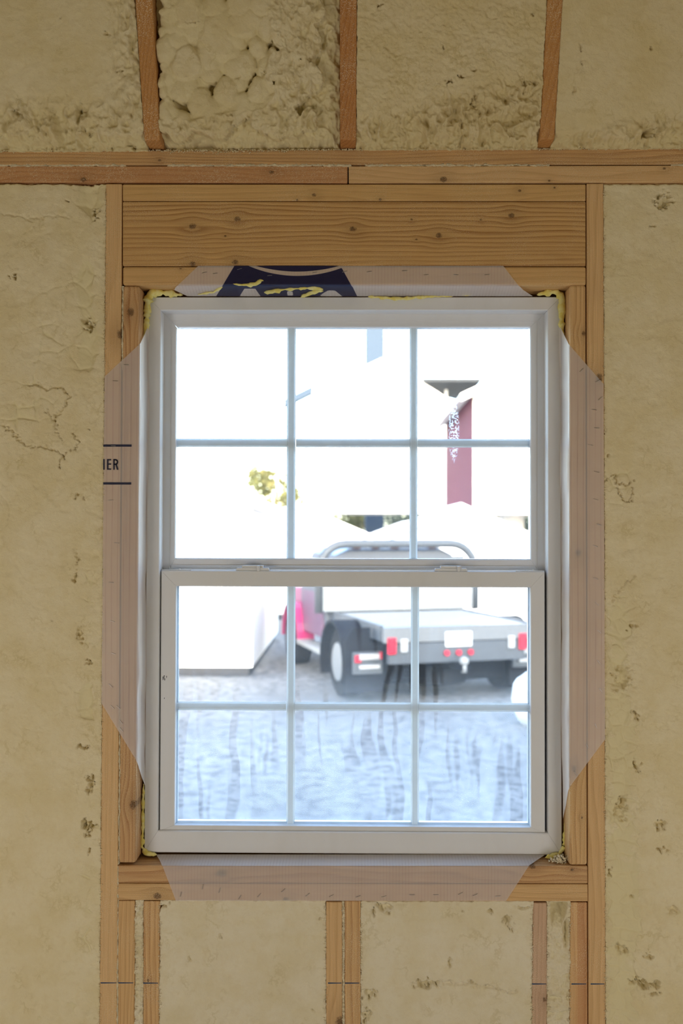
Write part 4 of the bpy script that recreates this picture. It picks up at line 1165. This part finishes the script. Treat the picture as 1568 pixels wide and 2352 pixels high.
shed('shed', 'white shed with dark doors half hidden between the two nearer gable sheds', UX(846, Yq), UX(1030, Yq), Yq, 3.0, UZ(1232, Yq), UZ(1196, Yq), M['white_paint'], None, (),
     [(UX(850, Yq), UX(905, Yq), UZ(1300, Yq), UZ(1242, Yq)), (UX(915, Yq), UX(922, Yq), UZ(1300, Yq), UZ(1242, Yq))])

# tall block added out of view behind the building to shade yard and truck
bn = thing(empty('shade_barn', (4.2, -9.5, GROUND_Z)), 'tall grey block added out of view behind the building to shade the yard', 'shade_barn')
MB().prism([(-3.2, 0), (3.2, 0), (3.2, 7.0), (0, 7.0), (-3.2, 7.0)], 'x', -4.1, 5.0).build('wall', M['siding'], bn)
MB().prism([(-3.5, 6.9), (0, 8.9), (3.5, 6.9), (3.5, 7.1), (0, 9.1), (-3.5, 7.1)], 'x', -4.3, 5.2).build('roof', M['grey_roof'], bn)
MB().prism([(-3.2, 6.95), (0, 8.85), (3.2, 6.95)], 'x', -4.08, 4.98).build('gable', M['siding'], bn)
# trees
def tree(name, label, px, Y, top, w, seed, cols):
    rr = random.Random(seed)
    x = UX(px, Y); g = GROUND_Z
    e = thing(empty(name, (x, Y, g)), label, 'tree', None)
    H = UZ(top, Y) - g
    MB().tube([(0, 0, -.05), (.1, 0, H * .4), (-.05, .1, H * .8)], [.16, .11, .04], 8).build('trunk', M['bark'], e)
    mb = MB()
    cl_ = [(rr.uniform(-.7, .7) * w, rr.uniform(-.7, .7) * w, H * rr.uniform(.35, .92), rr.uniform(.3, .55) * w) for _ in range(14)]
    for i in range(2600):
        c = rr.choice(cl_)
        d = Vector((rr.gauss(0, 1), rr.gauss(0, 1), rr.gauss(0, 1))).normalized() * c[3] * rr.uniform(.6, 1.0)
        pnt = Vector(c[:3]) + d
        if pnt.z > H: pnt.z = H - rr.random() * .3
        a = Vector((rr.gauss(0, 1), rr.gauss(0, 1), rr.gauss(0, 1))).normalized(); b = a.cross(Vector((rr.gauss(0, 1), rr.gauss(0, 1), rr.gauss(0, 1)))).normalized()
        s = rr.uniform(.07, .14)
        mb.add([pnt - a * s, pnt + b * s * .5, pnt + a * s, pnt - b * s * .5], [(0, 1, 2, 3)])
    o = mb.build('foliage', cols, e); o['kind'] = 'stuff'
    return e
M['bark'] = plain('bark', (0.12, 0.09, 0.06), .9, var=.3)
def leaf(name, a, b):
    t = NT(name); c = t.mix(t.mr(t.noise(t.obj(), 1.2, 3), .35, .65), a, b)
    d = t.bsdf(c, .7, 0, None, .2); q = t.sh('ShaderNodeBsdfTranslucent', Color=c)
    return t.done(t.mixs(.35, d, q))
M['leaf_y'] = leaf('yellow_leaves', (0.10, 0.105, 0.035), (0.17, 0.15, 0.055)); M['leaf_d'] = leaf('dark_leaves', (0.02, 0.03, 0.025), (0.035, 0.045, 0.03))
tree('tree', 'yellowing tree between the left shed and the white carport', 634, 38, 1062, 1.25, 1, M['leaf_y'])
tree('tree', 'yellowing tree seen under the white carport', 815, 50, 1150, 1.5, 2, M['leaf_y'])
tree('tree', 'dark evergreen under the right half of the white carport', 918, 58, 1160, 1.9, 3, M['leaf_d'])
tree('tree', 'dark evergreen seen under the red carport at the right', 1190, 44, 1165, 1.6, 4, M['leaf_d'])

# white round tank under the red carport, white lump by the truck
def ellipsoid(c, r, n=16, m=10, lump=0.0, seed=0):
    rr = random.Random(seed); v = []; f = []
    for i in range(m + 1):
        th = PI * i / m
        for k in range(n):
            ph = 2 * PI * k / n; q = 1 + lump * (rr.random() - .5)
            v.append((c[0] + r[0] * math.sin(th) * math.cos(ph) * q, c[1] + r[1] * math.sin(th) * math.sin(ph) * q, c[2] + r[2] * math.cos(th) * q))
    for i in range(m):
        for k in range(n): f.append((i * n + k, i * n + (k + 1) % n, (i + 1) * n + (k + 1) % n, (i + 1) * n + k))
    return MB().add(v, f)

# the truck ---------------------------------------------------------------
M['truck_red'] = plain('truck_red', (0.36, 0.015, 0.11), .3, var=.05)
M['door_maroon'] = plain('door_maroon', (0.13, 0.055, 0.10), .35)
M['truck_slate'] = plain('truck_slate', (0.07, 0.08, 0.105), .35, var=.05)
M['tyre'] = plain('tyre', (0.014, 0.014, 0.016), .9, var=.2, spec=.1)
M['rim'] = plain('rim', (0.14, 0.15, 0.165), .5)
M['black_plastic'] = plain('black_plastic', (0.011, 0.012, 0.016), .85, spec=.1)
M['mid_steel'] = plain('mid_steel', (0.15, 0.155, 0.16), .5)
M['grey_steel'] = plain('grey_steel', (0.07, 0.078, 0.09), .5)
M['light_steel'] = plain('light_steel', (0.28, 0.28, 0.275), .5)
M['lamp_red'] = plain('lamp_red', (0.5, 0.015, 0.04), .25)
M['lamp_amber'] = plain('lamp_amber', (0.85, 0.28, 0.06), .25)
M['lamp_white'] = plain('lamp_white', (0.42, 0.42, 0.42), .25)
M['plate'] = plain('plate_white', (0.86, 0.86, 0.84), .4, var=.02)
M['cab_glass'] = plain('cab_glass', (0.22, 0.25, 0.27), .1, var=.03)
td = 7.9
hd = R(17.5)
tx = UX(1048, td, 1463)
tr_ = thing(empty('truck', (tx, td, GROUND_Z), hd), 'grey flatbed truck with pinkish red front fender parked facing away beyond the lower sash', 'truck')
def tp(mb, nm, m, par=tr_, bevel=0.0, smooth=False): return mb.build(nm, m, par, bevel, 2, smooth)
tp(MB().box(-.42, -.32, -.0, 4.3, .48, .64).box(.32, .42, 0, 4.3, .48, .64).box(-.4, .4, .1, .2, .5, .62).box(-.4, .4, 1.7, 1.8, .5, .62), 'chassis', M['black_plastic'])
tp(MB().box(-.86, .86, .0, 1.75, .80, .86), 'deck', M['light_steel'], bevel=.008)
rb = tp(MB().box(-.86, .86, -.06, .0, .70, .865), 'rear_beam', M['mid_steel'], bevel=.006)
for s in (-1, 1): tp(MB().box(s * .865 - .02, s * .865 + .02, .0, 1.75, .72, .88), 'side_rail', M['grey_steel'])
tp(MB().box(-.78, .78, .34, 1.70, .20, .66), 'underbody_shade', M['black_plastic'], bevel=.05)  # solid dark block added for the shade under the deck
tp(MB().cyl((0, .62, .26), 'z', .36, .2, 28), 'spare_wheel', M['tyre'], bevel=.03)
tp(MB().tube([(-.9, 0.85, .39), (0, 0.85, .39), (.9, 0.85, .39)], [.06, .13, .06], 12), 'rear_axle', M['black_plastic'], smooth=True)
bp = tp(MB().box(-.80, .80, -.05, .02, .47, .69), 'bumper', M['grey_steel'], bevel=.01)
MB().box(-.155, .155, -.07, -.052, .64, .80).build('licence_plate', M['plate'], tr_, .012, 2)
for k in (-1, 0, 1):
    MB().cyl((k * .14, -.06, .575), 'y', .033, .03, 14).build('marker_lamp', M['lamp_red'], bp)
tp(MB().box(-.04, .04, -.22, .1, .40, .47), 'hitch_bar', M['black_plastic'])
tp(ellipsoid((0.0, -.2, .50), (.05, .05, .05)).cyl((0.0, -.2, .43), 'z', .03, .1, 10), 'hitch_ball', M['light_steel'], smooth=True)
for s in (-1, 1):
    lm = tp(MB().box(s * .77 - .05, s * .77 + .05, -.075, -.05, .58, .76), 'tail_lamp', M['lamp_red'], bevel=.01)
    MB().box(s * .63 - .04, s * .63 + .04, -.075, -.05, .60, .74).build('reverse_lamp', M['lamp_white'], lm, .01)
    # wheels: dual rear
    w = tp(MB().cyl((s * .98, 0.85, .39), 'x', .39, .22, 28), 'rear_wheel', M['tyre'], bevel=.03)
    MB().cyl((s * 1.02, 0.85, .39), 'x', .22, .17, 20).build('rim', M['rim'], w, .01)
    w = tp(MB().cyl((s * .90, 3.45, .37), 'x', .37, .24, 28), 'front_wheel', M['tyre'], bevel=.03)
    MB().cyl((s * .95, 3.45, .37), 'x', .21, .17, 20).build('rim', M['rim'], w, .01)
    # round black rear fender over the wheels
    arc_ = []
    for k in range(15):
        a = R(-25 + 230 * k / 14); arc_.append((0.85 + .47 * math.cos(a), .40 + .47 * math.sin(a)))
    arc_i = [(0.85 + (q[0] - 0.85) * .94, .40 + (q[1] - .40) * .94) for q in arc_][::-1]
    n = len(arc_)
    mb = MB()
    for k in range(n - 1):
        mb.prism([arc_[k], arc_[k + 1], arc_i[n - 2 - k], arc_i[n - 1 - k]], 'x', s * .885, s * 1.18)
    tp(mb, 'rear_fender', M['black_plastic'])
    fl = tp(MB().prism([(s * .98 - .22, .14), (s * .98 + .22, .14), (s * .98 + .22, .70), (s * .98 + .12, .84), (s * .98 - .07, .84), (s * .98 - .07, .68), (s * .98 - .22, .68)] if s > 0 else [(s * .98 - .22, .14), (s * .98 + .22, .14), (s * .98 + .22, .68), (s * .98 + .07, .68), (s * .98 + .07, .84), (s * .98 - .12, .84), (s * .98 - .22, .70)], 'y', .24, .27), 'mud_flap', M['black_plastic'])
    bx = MB().box(s * .95 - .17, s * .95 + .17, .20, .24, .34, .58).build('lamp_box', M['grey_steel'], fl, .008)
    tp(MB().box(s * .95 - .10, s * .95 + .13, .175, .202, .50, .56).box(s * .95 - .10, s * .95 + .13, .175, .202, .40, .44), 'reflector', M['lamp_white'], bevel=.005)
    tp(MB().box(s * .95 - .15, s * .95 - .08, .18, .202, .47, .55), 'side_lamp', M['lamp_red'], bevel=.005)
    tp(MB().box(s * .95 + .13, s * .95 + .16, .18, .202, .5, .58), 'side_lamp', M['lamp_red'], bevel=.005)
    # running board
    tp(MB().box(s * .85, s * 1.05, 1.75, 3.0, .34, .40), 'running_board', M['light_steel'], bevel=.01)
# cab
cabp = [(-.93, .50), (.93, .50), (.95, 1.10), (.80, 1.58), (.62, 1.66), (-.62, 1.66), (-.80, 1.58), (-.95, 1.10)]
cab = tp(MB().prism(cabp, 'y', 1.90, 3.15), 'cab', M['truck_slate'], bevel=.04)
cab['label'] = 'slate grey truck cab with amber roof lamps'
MB().prism([(-.72, 1.12), (.72, 1.12), (.60, 1.54), (-.60, 1.54)], 'y', 1.88, 1.915).build('rear_window', M['cab_glass'], cab)
for s in (-1, 1):
    MB().prism([(2.05, 1.12), (2.95, 1.12), (2.75, 1.52), (2.1, 1.52)], 'x', s * .86, s * .935).build('side_window', M['cab_glass'], cab)
    dr = MB().box(s * .93, s * .955, 2.0, 3.02, .52, 1.08).build('door', M['door_maroon'], cab, .01)
    dr['label'] = 'maroon lower door'
    tp(MB().box(s * 1.0, s * 1.22, 2.95, 3.02, 1.12, 1.42), 'mirror', M['lamp_white'], bevel=.03)
for k in range(5):
    MB().box(-.52 + .26 * k - .05, -.52 + .26 * k + .05, 1.93, 2.0, 1.655, 1.70).build('clearance_lamp', M['lamp_amber'], cab, .01)
tp(MB().prism([(3.15, .55), (4.35, .50), (4.38, .95), (4.2, 1.05), (3.15, 1.10)], 'x', -.86, .86), 'hood', M['truck_red'], bevel=.04)
for s in (-1, 1):
    arc_ = [(3.45 + .48 * math.cos(R(-5 + 190 * k / 12)), .40 + .48 * math.sin(R(-5 + 190 * k / 12))) for k in range(13)]
    arc_i = [(3.45 + (q[0] - 3.45) * .9, .40 + (q[1] - .40) * .9) for q in arc_][::-1]
    mb = MB()
    for k in range(12): mb.prism([arc_[k], arc_[k + 1], arc_i[11 - k], arc_i[12 - k]], 'x', s * .80, s * 1.04)
    tp(mb, 'front_fender', M['truck_red'])
# pale headboard rack between deck and cab
pr_ = [(-1.06, .86)] + [(-1.06 + .34 - .34 * math.cos(R(a)), 1.38 + .34 * math.sin(R(a))) for a in range(0, 91, 15)]
pr_ += [(-q[0], q[1]) for q in pr_[::-1]]
hb = MB(); hb.tube([(a, 1.80, b) for a, b in pr_], .055, 10)
hbo = tp(hb, 'headboard_frame', M['grey_steel'], smooth=True)
MB().box(-1.02, 1.02, 1.775, 1.80, .88, 1.42).build('headboard_panel', plain('headboard_pale', (0.25, 0.262, 0.265), .5), hbo)
MB().box(-.9, .9, 1.77, 1.81, 1.50, 1.56).build('light_bar', M['grey_steel'], hbo)
# added white lump standing in for a bright sunlit patch beside the truck
sk_c = (UX(1222, 6.9, 1550), 6.9)
sk_o = thing(ellipsoid((0, 0, .25), (.20, .22, .26), 18, 12, .15, 3).build('white_lump', M['white_paint'], None, smooth=True), 'rounded white lump standing in for a sunlit patch right of the truck', 'white_lump')
sk_o.location = (sk_c[0], sk_c[1], GROUND_Z)
tk = thing(empty('tank', (UX(1182, 21, 1195), 21.5, GROUND_Z)), 'white round tank standing under the red carport', 'tank')
ellipsoid((0, 0, 2.35), (.34, .34, .20)).build('tank_body', M['white_paint'], tk, smooth=True)
MB().cyl((0, 0, 1.2), 'z', .32, 2.3, 20).build('tank_shell', M['white_paint'], tk)
